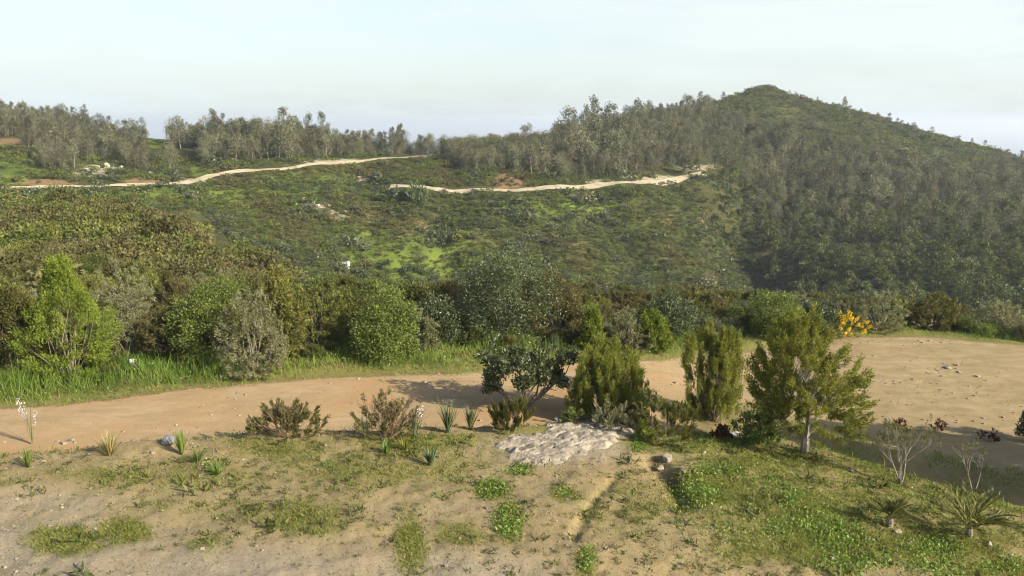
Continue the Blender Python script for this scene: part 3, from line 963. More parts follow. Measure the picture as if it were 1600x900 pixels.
order_ = sorted(range(len(cand)), key=lambda i: (0 if -10 < cand[i][0] < 1610 else 1, -cand[i][3] / cand[i][1] + .002 * cand[i][4]))
single = set(order_[:265])
crowd = []
flat_var = [(kd_, j) for kd_ in VAR for j in range(len(VAR[kd_]))]
for ci, (px, r, p, rad, f) in enumerate(cand):
    u = rng.random()
    if px < 420: kind = 'olive' if u < .5 else 'brown' if u < .72 else 'green' if u < .88 else 'grey'
    elif px < 760: kind = 'olive' if u < .45 else 'green' if u < .65 else 'dark' if u < .82 else 'brown'
    else: kind = 'olive' if u < .3 else 'brown' if u < .6 else 'dark' if u < .82 else 'green' if u < .94 else 'grey'
    hh = rad * rng.uniform(.8, 1.5)
    top = np.interp(px, [0, 350, 500, 650, 800, 950, 1200, 1400, 1600], [392, 400, 405, 440, 432, 438, 455, 466, 474])
    zmax = CAM_Z - r * (F_PX * SP + (top - 450) * CP) / ((F_PX * CP - (top - 450) * SP) / math.cos(math.atan2(p[0], p[1])))
    if px > 420: hh = float(np.clip(hh, .5, max(zmax - p[2], .7) * rng.uniform(.8, 1.06)))
    vj = int(rng.integers(len(VAR[kind])))
    v = VAR[kind][vj]
    if ci not in single:
        crowd.append((p, flat_var.index((kind, vj)), rng.uniform(0, 6.28), (rad, rad, hh)))
        continue
    where = 'behind the bright green tree' if px < 230 else 'around the large dark green shrub' if px < 420 else 'around the bright leafy shrub' if px < 690 else 'around the big dark spreading tree' if px < 900 else 'behind the two bushy conifers' if px < 1170 else 'around the yellow broom' if px < 1400 else 'behind the right half of the dirt lot'
    where += ' in the front row' if f < 7 else ' further back'
    plant('shrub', p, [('foliage', v[0]), ('stem', v[1])], f'{LBL[kind]} {where}', 'shrub', f'{kind} shrubs {where}', rng.uniform(0, 6.28), (rad, rad, hh))

gn_stuff('belt_scrub', [VAR[a_][b_][0] for a_, b_ in flat_var], np.array([c_[1] for c_ in crowd]), np.array([c_[0] for c_ in crowd]), np.array([c_[2] for c_ in crowd]),
         np.array([c_[3] for c_ in crowd]), 'mixed low scrub filling the belt beyond the road', 'scrub')

# ---------------------------------------------------------------- trees and bushes between road and viewer
def conifer(name, px, py, w, h, label, seed, plumes, n=80, plume=.5):
    p, k = at_px(px, py)
    rng = np.random.default_rng(seed)
    rx, hm = w * k / 2, h * k
    cs = []
    q = Q(); s = Q()
    for dx, dy, fw, fh in plumes:
        c = clumps(rng, rx * fw, rx * fw, hm * fh * .94, int(n * .72 * (.4 + fw * fh)), 'column', 0.0, .5, .3)
        lean = rng.normal(size=2) * .05 + np.array([dx, dy]) * .06
        c[:, 0] += dx * rx + lean[0] * c[:, 2]
        c[:, 1] += dy * rx + lean[1] * c[:, 2]
        fill_leaves(q, rng, c, 105, .26, .12, .028, (dx * rx, dy * rx, -hm * .3), .8, .55, plume * 1.25, .6)
        a0 = np.array([dx * rx * .25, dy * rx * .25, -.1]); a1 = np.array([dx * rx, dy * rx, hm * fh * .4]); a2 = np.array([dx * rx * 1.05, dy * rx, hm * fh * .8])
        s.tubes([a0, a1], [a1, a2], [.06, .04], [.04, .015], 6)
        cs.append(c)
    stems_to(s, rng, np.concatenate(cs), 26, .018)
    return plant(name, p, [('crown', q.mesh('crown', [M['conifer']])), ('trunk', s.mesh('trunk', [M['bark']]))], label, 'tree')
conifer('conifer_tree', 945, 656, 118, 122, 'bushy feathery conifer between the broadleaf tree and the columnar conifer', 401,
        ((-.45, 0, .55, .84), (-.12, .25, .6, .97), (.22, .1, .6, .95), (.5, -.1, .52, .84), (.05, -.4, .62, .76), (.85, .1, .36, .5), (-.7, -.2, .36, .58)))
conifer('conifer_tree', 1112, 656, 96, 146, 'dense columnar conifer right of the bushy conifer', 402,
        ((-.5, 0, .48, .88), (-.1, .2, .56, .99), (.25, -.05, .55, .98), (.55, .1, .46, .88), (.0, -.35, .56, .82)), n=90, plume=.45)

# conifer with a bare forked trunk
p, k = at_px(1257, 706)
rng = np.random.default_rng(403)
s = Q()
segs = []
tips = []
b0 = np.array([0, 0, -.15]); b1 = np.array([.02, 0, .5])
segs.append((b0, b1, .15, .115))
for d, L in (((-.45, .1, .9), 1.15), ((.1, -.15, .9), 1.0), ((-.2, .2, 1), 1.2), ((-.75, -.1, .55), .9), ((.75, .1, .5), .9)):
    a, t = skeleton(rng, b1, d, L, .07, 3, 3, .6, .25, .68)
    segs += a; tips += t
add_segs(s, segs, 6)
wid = 63 * k
c = clumps(rng, wid, wid * .9, 184 * k, 430, 'round', 30 * k, .5, .3)
z = (c[:, 2] - 30 * k) / (156 * k)
c[:, 0] = c[:, 0] * np.interp(z, [0, .25, .6, 1.0, 1.3], [1.05, 1.1, 1.0, .72, .5]) + np.interp(z, [0, .3, 1], [.15, .0, -.6])
q = Q()
fill_leaves(q, rng, c, 105, .28, .11, .03, (-.2, 0, 1.2), .4, .5, .42, .55)
plant('conifer_tree', p, [('crown', q.mesh('crown', [M['conifer']])), ('trunk', s.mesh('trunk', [M['bark_pale']]))],
      'broad conifer with a bare forked trunk at the top of the right bank', 'tree')

# broadleaf tree with visible branches
p, k = at_px(815, 640)
rng = np.random.default_rng(404)
s = Q(); segs, tips = [], []
for d, L in (((.65, .05, .62), 1.25), ((.05, .1, 1), 1.25), ((-.6, .1, .6), 1.1), ((-.15, -.3, .9), 1.0), ((.45, .4, .7), 1.1)):
    a, t = skeleton(rng, (0, 0, -.1), d, L, .065, 3, 3, .55, .22, .62)
    segs += a; tips += t
add_segs(s, segs, 6)
c = np.array([t[0] for t in tips])
c = c[(c[:, 2] > 1.15) | ((c[:, 0] < -.5) & (c[:, 2] > .45))]
extra = clumps(rng, 68 * k, 55 * k, 108 * k, 55, 'round', 52 * k, .35, .4)
c = np.concatenate([c, extra])
q = Q()
fill_leaves(q, rng, c, 34, .27, .15, .075, (0, 0, .4), .35, .5, 0, .5)
plant('broadleaf_tree', p, [('crown', q.mesh('crown', [M['dark_green']])), ('trunk', s.mesh('trunk', [M['bark']]))],
      'small dark leathery-leaved tree with open branches beside the road', 'tree')

def small_bush(name, px, py, w, h, label, seed, mt, L, W, n=60, nper=40, up=.7, out=.6, plume=.2, cr=.14, shape='round', stems=14, stem_mat='bark', twigs=0):
    p, k = at_px(px, py)
    rng = np.random.default_rng(seed)
    c = clumps(rng, w * k / 2 * .9, w * k / 2 * .9, h * k * .9, n, shape, 0, .4, .12)
    c[:, 2] *= rng.uniform(.45, 1.0, len(c)) ** .6
    q = Q(); fill_leaves(q, rng, c, nper, cr, L, W, (0, 0, 0), up, out, plume)
    s = Q(); stems_to(s, rng, c, stems, .012, 0, .08)
    if twigs:
        for t in range(twigs):
            a, _ = skeleton(rng, (rng.normal() * .1, rng.normal() * .1, -.05), (rng.normal() * .7, rng.normal() * .7, 1), h * k * .5, .012, 2, 3, .6, .15, .7)
            add_segs(s, a, 3)
    return plant(name, p, [('foliage', q.mesh('foliage', [M[mt]])), ('stem', s.mesh('stem', [M[stem_mat]]))], label, 'bush')
small_bush('bush', 796, 672, 68, 58, 'yellow-green wispy bush in front of the open-branched tree', 411, 'olive', .16, .02, 70, 60, 1.2, .75, .3)
small_bush('bush', 955, 670, 60, 46, 'small silvery grey bush above the pale rock', 412, 'grey', .10, .03, 60, 40, .8, .6, .15)
small_bush('bush', 1040, 684, 96, 78, 'yellow-olive bush between the two conifers and the rock', 413, 'olive', .14, .03, 90, 50, .8, .6, .3)
small_bush('bush', 988, 672, 60, 50, 'dull brown bush at the foot of the bushy conifer', 414, 'olive_brown', .12, .03, 50, 40)
small_bush('dry_bush', 445, 678, 116, 62, 'brown-green dry bush on the near edge of the road', 415, 'olive_brown', .11, .035, 130, 50, .9, .6, .25, .13, 'round', 20, 'twig', 16)
small_bush('dry_bush', 606, 682, 104, 78, 'reddish brown twiggy bush casting a shadow on the road', 416, 'olive_brown', .10, .03, 120, 40, .9, .6, .25, .13, 'round', 20, 'twig', 30)
small_bush('bush', 1180, 690, 76, 56, 'dark green leafy bush at the foot of the forked conifer', 417, 'green', .12, .05, 60, 36, .5, .5, 0, .16)
small_bush('bush', 1128, 684, 34, 26, 'dark red leaved plant beside the grey rubbish bag', 418, 'dark_red', .10, .05, 30, 24, .4, .5, 0, .1)
small_bush('bush', 890, 664, 30, 40, 'small green bush left of the grey stones', 419, 'green', .10, .04, 26, 30, .5, .5, 0, .1)
small_bush('bush', 1006, 690, 26, 34, 'fresh green leafy weed on the right end of the rock', 420, 'bright', .09, .05, 26, 30, .6, .5, 0, .09)
for i, (px, py, w, h) in enumerate(((1465, 675, 26, 22), (1545, 690, 30, 24), (1405, 668, 20, 14))):
    small_bush('bush', px, py, w, h, ('small dark red weed at the edge of the big shadow on the lot', 'dark red weed further right on the edge of the lot shadow', 'tiny red weed left of the other lot weeds')[i], 430 + i, 'dark_red', .08, .04, 20, 16, .8, .5, .1, .1)
small_bush('bush', 1612, 690, 46, 84, 'dark bush cut by the right edge of the picture', 436, 'dark_green', .12, .05, 60, 40, .5, .5, 0, .18)

def blades(name, px, py, w, h, label, seed, mt, n=26, wide=.05, arch=.5, cat='plant', segs=4, flower=None):
    """rosette of long strap leaves"""
    p, k = at_px(px, py)
    rng = np.random.default_rng(seed)
    q = Q()
    Lm = math.hypot(w * k / 2, h * k) * 1.02
    for i in range(n):
        a = rng.random() * 6.283
        tilt = rng.uniform(.1, 1.0) * math.atan2(w * .5, h) * 1.6
        L = Lm * rng.uniform(.6, 1.05)
        out = np.array([math.cos(a), math.sin(a), 0]); up = np.array([0, 0, 1.])
        side = np.cross(out, up)
        pt = out * .03 * rng.random() + up * -.03
        th = tilt * .5
        t = rng.random()
        prev = None
        for sgm in range(segs + 1):
            wd = wide * (1 - (sgm / segs) ** 1.6) * .5 + .002
            row = np.stack([pt - side * wd, pt + side * wd])
            if prev is not None:
                q.add(np.concatenate([prev, row]), [[0, 1, 3, 2]], t)
            prev = row
            th += arch * tilt / segs
            pt = pt + (out * math.sin(th) + up * math.cos(th)) * L / segs
    parts = [('leaves', q.mesh('leaves', [M[mt]]))]
    if flower:
        s = Q(); f = Q()
        for i in range(flower):
            d = unit([rng.normal() * .22, rng.normal() * .22, 1])
            tip = d * h * k * rng.uniform(.85, 1.1)
            s.tubes([(0, 0, 0)], [tip], .008, .005, 4)
            nn = 26
            pp = tip + rnd_dir(nn, rng) * .06 - d * (rng.random(nn) * h * k * .35)[:, None]
            f.leaves(pp, rnd_dir(nn, rng), .06, .05, rng)
        parts += [('stalk', s.mesh('stalk', [M['twig']])), ('flower', f.mesh('flower', [M['white_flower']]))]
    return plant(name, p, parts, label, cat)
blades('strap_leaf_plant', 701, 676, 48, 54, 'clump of blue-green reed-like leaves by the road', 501, 'agave', 70, .04, .5)
blades('strap_leaf_plant', 570, 682, 18, 34, 'narrow blue-green tuft left of the reddish twiggy bush', 502, 'agave', 24, .045, .3)
blades('strap_leaf_plant', 648, 684, 26, 46, 'flowering blue-green plant right of the reddish twiggy bush', 503, 'agave', 30, .045, .4, flower=3)
blades('strap_leaf_plant', 735, 672, 40, 40, 'dark spiky plant right of the reed-like clump', 504, 'dark_green', 40, .05, .3)
blades('strap_leaf_plant', 673, 727, 36, 30, 'blue-green rosette on the bare ground in front', 505, 'agave', 40, .055, .5)
blades('strap_leaf_plant', 604, 708, 34, 22, 'low green rosette left of the blue-green rosette', 506, 'herb', 30, .05, .7)
blades('strap_leaf_plant', 632, 704, 32, 22, 'yellow-green tuft between the two rosettes', 507, 'short_grass', 40, .03, .7)
blades('grass_tuft', 284, 710, 28, 42, 'tall green grass tuft right of the grey stone', 508, 'grass', 60, .025, .5, 'grass')
blades('grass_tuft', 172, 712, 62, 32, 'wide yellowish grass tuft on the left bank edge', 509, 'dry_grass', 140, .02, .6, 'grass')
blades('grass_tuft', 44, 730, 42, 30, 'thin grass tuft near the left edge of the picture', 510, 'grass', 34, .025, .7, 'grass')
blades('grass_tuft', 308, 722, 40, 26, 'low green tuft in front of the tall grass tuft', 511, 'grass', 44, .03, .9, 'grass')
blades('grass_tuft', 340, 742, 36, 20, 'spreading leafy weed right of the grass tufts', 512, 'herb', 30, .05, 1.0, 'weed')
blades('weed', 50, 694, 26, 74, 'tall thin weed with pale flowers standing before the road', 513, 'grey', 6, .03, .8, 'weed', flower=5)

def palm(px, py, w, h, label, seed, n):
    p, k = at_px(px, py)
    rng = np.random.default_rng(seed)
    L = math.hypot(w * k * .5, h * k * .75)
    t = Q(); t.tubes([(0, 0, -.1), (0, 0, .12)], [(0, 0, .12), (0, 0, .26)], [.09, .1], [.1, .07], 8)
    root = [('trunk', t.mesh('trunk', [M['bark']]))]
    e = plant('palm', p, root, label, 'palm')
    for i in range(n):
        q = Q()
        a = i * 2.4 + rng.normal() * .2
        el = rng.uniform(.5, 1.35)
        o = np.array([math.cos(a), math.sin(a), 0]); up = np.array([0, 0, 1.]); side = np.cross(o, up)
        pt = np.array([0, 0, .22]); th = el
        pts = [pt]
        for sgm in range(9):
            pt = pt + (o * math.cos(th) + up * math.sin(th)) * L / 9 * rng.uniform(.95, 1.05)
            th -= .07 + .05 * (1.4 - el)
            pts.append(pt)
        pts = np.array(pts)
        q.tubes(pts[:-1], pts[1:], np.linspace(.014, .005, 9), np.linspace(.013, .004, 9), 4, .9)
        for sgm in range(2, 10):
            for fr in (0, .33, .66):
                if sgm == 9 and fr: continue
                b = pts[sgm] + (pts[min(sgm + 1, 9)] - pts[sgm]) * fr
                fw = unit(pts[sgm] - pts[sgm - 1])
                ll = .30 * (1 - abs(sgm - 5) / 9)
                for sg in (-1, 1):
                    q.leaves(b[None], (fw * .75 + side * sg * .6 + up * .25)[None], ll, .028, rng, np.array([rng.random()]))
        link('frond', q.mesh('frond', [M['olive']]), e)
palm(1514, 838, 98, 68, 'young feather palm with arching fronds near the right edge', 521, 22)
palm(1390, 822, 40, 36, 'small seedling palm left of the larger palm', 522, 12)

def sapling(px, py, w, h, label, seed, n_stem, leafy):
    p, k = at_px(px, py)
    rng = np.random.default_rng(seed)
    s, q = Q(), Q()
    segs, tips = [], []
    for i in range(n_stem):
        a = i * 6.28 / max(n_stem, 1) + rng.random()
        d = (math.cos(a) * w / h * .55, math.sin(a) * .3, 1)
        a_, t_ = skeleton(rng, (0, 0, -.05), d, h * k * .5, .024, 3, 3, .55, .2, .62)
        segs += a_; tips += t_
    add_segs(s, segs, 5)
    c = np.array([t[0] for t in tips])
    fill_leaves(q, rng, c, leafy, .14, .08, .022, (0, 0, 0), .6, .5, .1)
    plant('sapling', p, [('trunk', s.mesh('trunk', [M['bark_pale']])), ('foliage', q.mesh('foliage', [M['olive']]))], label, 'sapling')
sapling(1408, 757, 90, 96, 'pale many-stemmed sapling with sparse leaves on the right bank', 531, 4, 7)
sapling(1520, 772, 50, 84, 'thin bare sapling with grey stem above the palm', 532, 2, 3)

# tall trees just outside the right edge; they shade the near strip of the lot
for i, (x, y, h, w) in enumerate(((24.4, 21.0, 8.4, 2.1), (25.2, 24.2, 6.2, 1.7), (26.5, 22.4, 8.6, 1.9))):
    rng = np.random.default_rng(541 + i)
    c = clumps(rng, w, w, h, 330, 'column', .3, .35, .1)
    q = Q(); fill_leaves(q, rng, c, 40, .42, .30, .15, (0, 0, 0), .7, .6, .5)
    s = Q(); segs, _ = skeleton(rng, (0, 0, -.2), (0, 0, 1), h * .5, .16, 2, 3, .3, .3)
    add_segs(s, segs, 7)
    plant('conifer_tree', (x, y, float(H(x, y))), [('crown', q.mesh('crown', [M['conifer']])), ('trunk', s.mesh('trunk', [M['bark']]))],
          'tall dense conifer beyond the right edge of the picture shading the lot', 'tree', 'conifers beyond the right edge')

# ---------------------------------------------------------------- rocks and litter
def rock_mesh(name, seed, m, sx=1, sy=1, sz=.7, sub=3, rough=.28):
    bm = bmesh.new()
    bmesh.ops.create_icosphere(bm, subdivisions=sub, radius=1)
    rng = np.random.default_rng(seed)
    pl = rnd_dir(16, rng); off = rng.uniform(.5, .85, 16)
    for v in bm.verts:
        c = np.array(v.co)
        for n_, o_ in zip(pl, off):
            dd = c @ n_ - o_
            if dd > 0: c = c - n_ * dd
        nz = float(fbm(np.array(c[0] * 2 + seed), np.array(c[1] * 2 + c[2] * 1.7), seed, 3))
        c = c * (1 + rough * .5 * nz)
        v.co = (c[0] * sx, c[1] * sy, c[2] * sz)
    me = bpy.data.meshes.new(name)
    bm.to_mesh(me); bm.free()
    me.materials.append(m)
    return me

# pale outcrop: low bedded sheet of stone breaking the surface
p, k = at_px(888, 690)
nx_, ny_ = 150, 110
gx, gy = np.meshgrid(np.linspace(-2.7, 2.7, nx_), np.linspace(-2.3, 2.3, ny_), indexing='ij')
wx, wy = gx + p[0], gy + p[1]
ppx, ppy = project(wx, wy, H(wx, wy))
m1 = ell(ppx, ppy, [(840, 705, 62, 22, 1), (905, 685, 70, 24, 1), (935, 668, 62, 16, 1), (885, 662, 40, 9, .9)])
m1 = m1 * .9 + .5 * fbm(wx * 1.3, wy * 1.3, 71, 5)
ang = wx * .86 + wy * .5
tt_ = ang * 1.25 + .45 * fbm(wx * .9, wy * .9, 72, 4)
saw = tt_ - np.floor(tt_)
t2_ = (wx * -.35 + wy * .94) * 2.1 + .6 * fbm(wx * 1.4, wy * 1.4, 75, 3)
blk = _hash(np.floor(tt_), np.floor(t2_), 76)
crack = np.minimum(np.abs(t2_ - np.round(t2_)) * 6, 1)
hh = sstep(.26, .62, m1) * (.015 + .10 * saw ** 1.3 * crack + .07 * blk + .035 * fbm(wx * 7, wy * 7, 74, 3)) - .10 * (1 - sstep(.2, .4, m1))
wz = H(wx, wy) + hh
a, b_ = np.meshgrid(np.arange(nx_ - 1), np.arange(ny_ - 1), indexing='ij')
kk = (a * ny_ + b_).reshape(-1)
qd = np.stack([kk, kk + ny_, kk + ny_ + 1, kk + 1], 1)
keep = (m1[:-1, :-1] > .16).reshape(-1)
me = new_mesh('outcrop', np.stack([gx, gy, wz - p[2]], 2).reshape(-1, 3), qd[keep], [M['rock']], None, None, False)
tag(link('rock_outcrop', me, None, p), 'pale bedded rock outcrop breaking through the bare ground', 'rock')
rng = np.random.default_rng(77)
def stone(px, py, w, label, seed, m='rock', flat=.7, group=None, name='stone', cat='stone', rmin=0, sub=2):
    p = G(px, py, rmin); k = mpp(p)
    s = w * k / 2
    me = rock_mesh('stone', seed, M[m], s, s * .85, s * flat, sub)
    o = link(name, me, None, (p[0], p[1], p[2] + s * flat * .35), rng.uniform(0, 6.28))
    return tag(o, label, cat, group)
for i, (px, py, w) in enumerate(((870, 657, 14), (884, 655, 18), (898, 655, 20), (914, 656, 16), (928, 658, 14), (892, 660, 12))):
    stone(px, py, w, 'grey stone in the small heap behind the pale outcrop', 600 + i, 'rock_grey', .75, 'grey stones behind the outcrop')
stone(1042, 718, 24, 'pale boulder on the edge of the little gully', 610, 'rock', .8)
stone(1032, 734, 18, 'smaller pale stone below the gully boulder', 611, 'rock', .8)
stone(1066, 736, 16, 'pale stone right of the gully boulder', 612, 'rock', .7)
stone(262, 693, 28, 'dark grey stone beside the tall grass tuft', 613, 'rock_grey', .7)
stone(240, 708, 12, 'small pale stone in front of the dark grey stone', 614, 'rock', .7)
stone(68, 722, 9, 'small white stone on the left bank edge', 615, 'rock', .7)
stone(1100, 708, 9, 'small pale stone among weeds left of the forked conifer', 616, 'rock', .7)
stone(1330, 737, 10, 'small pale stone on the right bank', 617, 'rock', .7)
stone(1545, 852, 16, 'pale stone below the young palm', 618, 'rock', .7)
stone(1403, 832, 16, 'pale stone below the seedling palm', 619, 'rock', .6)
stone(291, 590, 12, 'pale stone in the grass at the road far edge', 620, 'rock', .7)
stone(346, 590, 10, 'whitish stone right of the other verge stone', 621, 'rock', .7)
stone(697, 885, 10, 'small white stone on the gravel in front', 622, 'rock', .7)
stone(1480, 575, 16, 'low pale rubble stone in the middle of the lot', 623, 'rock', .4)
stone(1498, 582, 10, 'small rubble stone right of the low lot stone', 624, 'rock', .5)
# far boulders
for i, (px, py, w) in enumerate(((473, 312, 11), (490, 320, 13), (497, 322, 9), (462, 320, 8), (515, 322, 8), (508, 335, 8), (540, 332, 8), (482, 329, 7), (522, 345, 7), (563, 279, 12), (570, 284, 8))):
    stone(px, py, w, 'cream boulder in the scatter on the facing slope', 630 + i, 'rock_far', .7, 'cream boulders on the facing slope', 'boulder', 'boulder', 180)
for i, (px, py, w) in enumerate(((135, 268, 13), (150, 263, 16), (165, 262, 18), (178, 266, 13), (190, 263, 9), (122, 274, 10), (232, 258, 8), (235, 272, 9), (172, 272, 10))):
    stone(px, py, w, 'cream boulder in the rocky scar above the left track', 650 + i, 'rock_far', .75, 'cream boulders above the left track', 'boulder', 'boulder', 180)
for i, (px, py, w) in enumerate(((1160, 142, 16), (1172, 137, 20), (1184, 138, 18), (1240, 157, 16), (1253, 156, 20), (1266, 158, 14), (1090, 275, 10))):
    stone(px, py, w, ('brown rock on the bare hill summit', 'brown rock on the knob right of the summit', 'small dark rock at the end of the hill track')[0 if i < 3 else 1 if i < 6 else 2], 670 + i, 'bark', .55,
          ('summit rocks', 'rocks right of the summit', None)[0 if i < 3 else 1 if i < 6 else 2], 'boulder', 'boulder', 250)

def litter(px, py, w, h, label, seed, m, name='plastic_bag', cat='bag', lift=0):
    p, k = at_px(px, py)
    me = rock_mesh('bag', seed, M[m], w * k / 2, w * k * .35, h * k / 2, 3, .9)
    return tag(link(name, me, None, (p[0], p[1], p[2] + h * k * .42 + lift)), label, cat)
litter(207, 573, 11, 16, 'white plastic bag caught in the grass of the left verge', 701, 'bag_white')
litter(1147, 683, 20, 13, 'grey rubbish bag beside the dark red plant', 702, 'bag_grey')
litter(1152, 686, 6, 5, 'white scrap in front of the grey rubbish bag', 703, 'bag_white', 'litter_scrap', 'litter')

# small white hut on the facing slope
p = G(541, 416, 180); k = mpp(p)
e = tag(link('hut', None, None, p, .25), 'tiny white hut on the green facing slope', 'hut')
def box(name, m, parent, x0, x1, y0, y1, z0, z1):
    v = np.array([(x, y, z) for z in (z0, z1) for x, y in ((x0, y0), (x1, y0), (x1, y1), (x0, y1))], float)
    f = np.array([[3, 2, 1, 0], [4, 5, 6, 7], [0, 1, 5, 4], [1, 2, 6, 5], [2, 3, 7, 6], [3, 0, 4, 7]])
    return link(name, new_mesh(name, v, f, [m]), parent)
hw, hz = 5.5 * k, 6.5 * k
box('wall', M['white_paint'], e, -hw, hw, -.8, .8, -.8, hz)
box('roof', M['white_paint'], e, -hw - .12, hw + .12, -.95, .95, hz + .003, hz + .15)
box('door', M['bark'], e, -.3, .3, -.84, -.803, -.2, hz * .75)

# ---------------------------------------------------------------- woods on the ridges
def far_tree(seed, h=11.0, rx=2.0, ncl=17, nper=13, leaf=.75, low=.32, lean=.05, n_limb=5):
    rng = np.random.default_rng(seed)
    t = Q()
    d = np.array([rng.normal() * lean, rng.normal() * lean, 1.])
    pts = [np.array([0, 0, -1.0])]
    for k in range(4):
        d = unit(d + rng.normal(size=3) * .06)
        pts.append(pts[-1] + d * (h * .8 + 1) / 4)
    pts = np.array(pts)
    rr = np.linspace(.2, .06, 5)
    t.tubes(pts[:-1], pts[1:], rr[:-1], rr[1:], 4)
    c = []
    for k in range(ncl):
        f = low + (1 - low) * rng.random() ** .8
        w = rx * np.interp(f, [low, low + .25, .75, 1.0], [.55, 1.0, .85, .3]) * rng.random() ** .5
        a = rng.random() * 6.283
        ax = pts[0] * (1 - f) + pts[-1] * f * 1.0
        c.append(np.array([ax[0] + math.cos(a) * w, ax[1] + math.sin(a) * w, h * f * .96]))
    c = np.array(c)
    for k in rng.choice(ncl, n_limb, replace=False):
        f = max(c[k][2] / h - .22, .15)
        ax = pts[0] * (1 - f) + pts[-1] * f
        ax[2] = h * f * .9
        t.tubes([ax], [c[k]], .07, .03, 3)
    q = Q()
    fill_leaves(q, rng, c, nper, .85 * rx / 2, leaf, leaf * .42, (0, 0, h * .3), .25, .4, 0, .6, flat=1.05)
    return t, q
def bushy(seed, n=9, nper=6, leaf=.32, h=1.0, w=1.0):
    rng = np.random.default_rng(seed)
    c = clumps(rng, w * .75, w * .75, h * .85, n, 'round', 0, .4)
    q = Q(); fill_leaves(q, rng, c, nper, .36, leaf, leaf * .55, (0, 0, .1), .5, .45, 0, .55)
    return q
EUC = [far_tree(800 + i, hh_, rr__, int(12 * rr__) + 6, 17, .62, lo_) for i, (hh_, rr__, lo_) in enumerate(
    ((11, 2.2, .2), (12.5, 3.0, .3), (8.5, 3.2, .08), (11, 1.6, .12), (13, 2.4, .35), (7, 2.8, .05), (10, 3.6, .2), (9, 2.0, .06)))]
HILLT = [far_tree(840 + i, hh_, rr__, int(11 * rr__) + 6, 17, .6, lo_) for i, (hh_, rr__, lo_) in enumerate(
    ((8, 2.2, .08), (9.5, 2.8, .2), (6, 3.2, .05), (8.5, 1.5, .08), (10, 2.0, .25), (5, 2.6, .04), (7, 3.4, .1), (6.5, 1.8, .05)))]
ROUND = [far_tree(860 + i, 6, 2.6, 36, 18, .5, .08, .05) for i in range(5)]
def pine_far(seed):
    rng = np.random.default_rng(seed)
    h = 4.5
    c = clumps(rng, 1.75, 1.75, h * .9, 44, 'column', .1, .4)
    q = Q(); fill_leaves(q, rng, c, 13, .5, .42, .2, (0, 0, 0), .6, .5, 0, .6)
    t = Q(); t.tubes([(0, 0, -.6)], [(0, 0, h * .55)], .1, .05, 5)
    return t, q
PINE = [pine_far(880 + i) for i in range(4)]

def dart(n, rmin, rmax, pxa, pxb, seed, mind, dens):
    """random ground spots between two distances, kept by a density map in photo pixels, at least mind apart"""
    rng = np.random.default_rng(seed)
    az0, az1 = (math.atan2(a - 800, F_PX * CP + 150 * SP) for a in (pxa, pxb))
    az = rng.uniform(az0, az1, n)
    r = np.sqrt(rng.uniform(rmin ** 2, rmax ** 2, n))
    x, y = r * np.sin(az), r * np.cos(az)
    z = H(x, y)
    px, py = project(x, y, z)
    keep = rng.random(n) < dens(px, py, r)
    x, y, z, px, py, r = (a[keep] for a in (x, y, z, px, py, r))
    grid, out = {}, []
    for i in range(len(x)):
        g = (int(x[i] // mind), int(y[i] // mind))
        ok = True
        for a in (-1, 0, 1):
            for b in (-1, 0, 1):
                for j in grid.get((g[0] + a, g[1] + b), ()):
                    if (x[i] - x[j]) ** 2 + (y[i] - y[j]) ** 2 < mind * mind:
                        ok = False; break
                if not ok: break
            if not ok: break
        if ok:
            grid.setdefault(g, []).append(i); out.append(i)
    out = np.array(out, int)
    return np.stack([x, y, z], 1)[out], px[out], py[out], r[out]

def wood_left(px, py, r):
    low = np.interp(px, [-300, 0, 40, 70, 110, 140, 200, 236, 285, 310, 330, 380, 480, 560, 640, 660, 690, 720, 780, 810],
                    [250, 236, 240, 272, 272, 256, 256, 276, 276, 262, 256, 254, 250, 244, 240, 235, 238, 272, 276, 272])
    r0 = np.interp(px, [-300, 0, 200, 300, 400, 500, 600, 690, 720, 800], [262, 266, 272, 286, 296, 306, 313, 316, 296, 300])
    r1 = np.interp(px, [-300, 0, 200, 300, 400, 500, 600, 700, 800], [400, 400, 385, 385, 370, 370, 365, 375, 400])
    d = (((py < low) | (r > r0 + 22)) & (r > r0) & (r < r1)).astype(float)
    gap = ((px > 230) & (px < 266) & (py > 204) & (py < 268)) | ((px > 268) & (px < 318) & (py > 232))
    scar = (np.abs(px - 158) < 40) & (py > 254)
    meadow = ((px < 40) & (py > 215)) | ((px < 66) & (py > 236))
    return d * ~gap * ~scar * ~meadow
pos, ppx_, ppy_, rr_ = dart(14000, 262, 400, -260, 812, 901, 2.7, wood_left)
def wood_hill(px, py, r):
    low = np.interp(px, [800, 830, 900, 1000, 1060, 1130, 1180, 1250, 1400, 1600, 1800], [276, 280, 282, 270, 262, 262, 330, 335, 338, 345, 370])
    up = np.interp(px, [800, 1080, 1110, 1180, 1250, 1300, 1400, 1600, 1800], [100, 100, 175, 205, 215, 235, 255, 285, 330])
    low = low + np.where(px > 1150, 34 * fbm(px / 55, py / 40, 81, 3), 0)
    d = np.where(py < low, 1.0, np.where((px > 1165) & (py < low + 60), .22 * (1 - (py - low) / 60), 0)) * np.where(py > up, 1.0, .10)
    d = np.where((px > 1190) & (px < 1260) & (py > 165) & (py < 200), 0, d)
    d = np.where((np.abs(px - 1175) < 60) & (py < 160), 0, d)
    return d * (r > 296) * np.where(px > 1150, .85, 1)
pos2, px2, py2, r2 = dart(30000, 296, 572, 800, 1760, 903, 3.5, wood_hill)

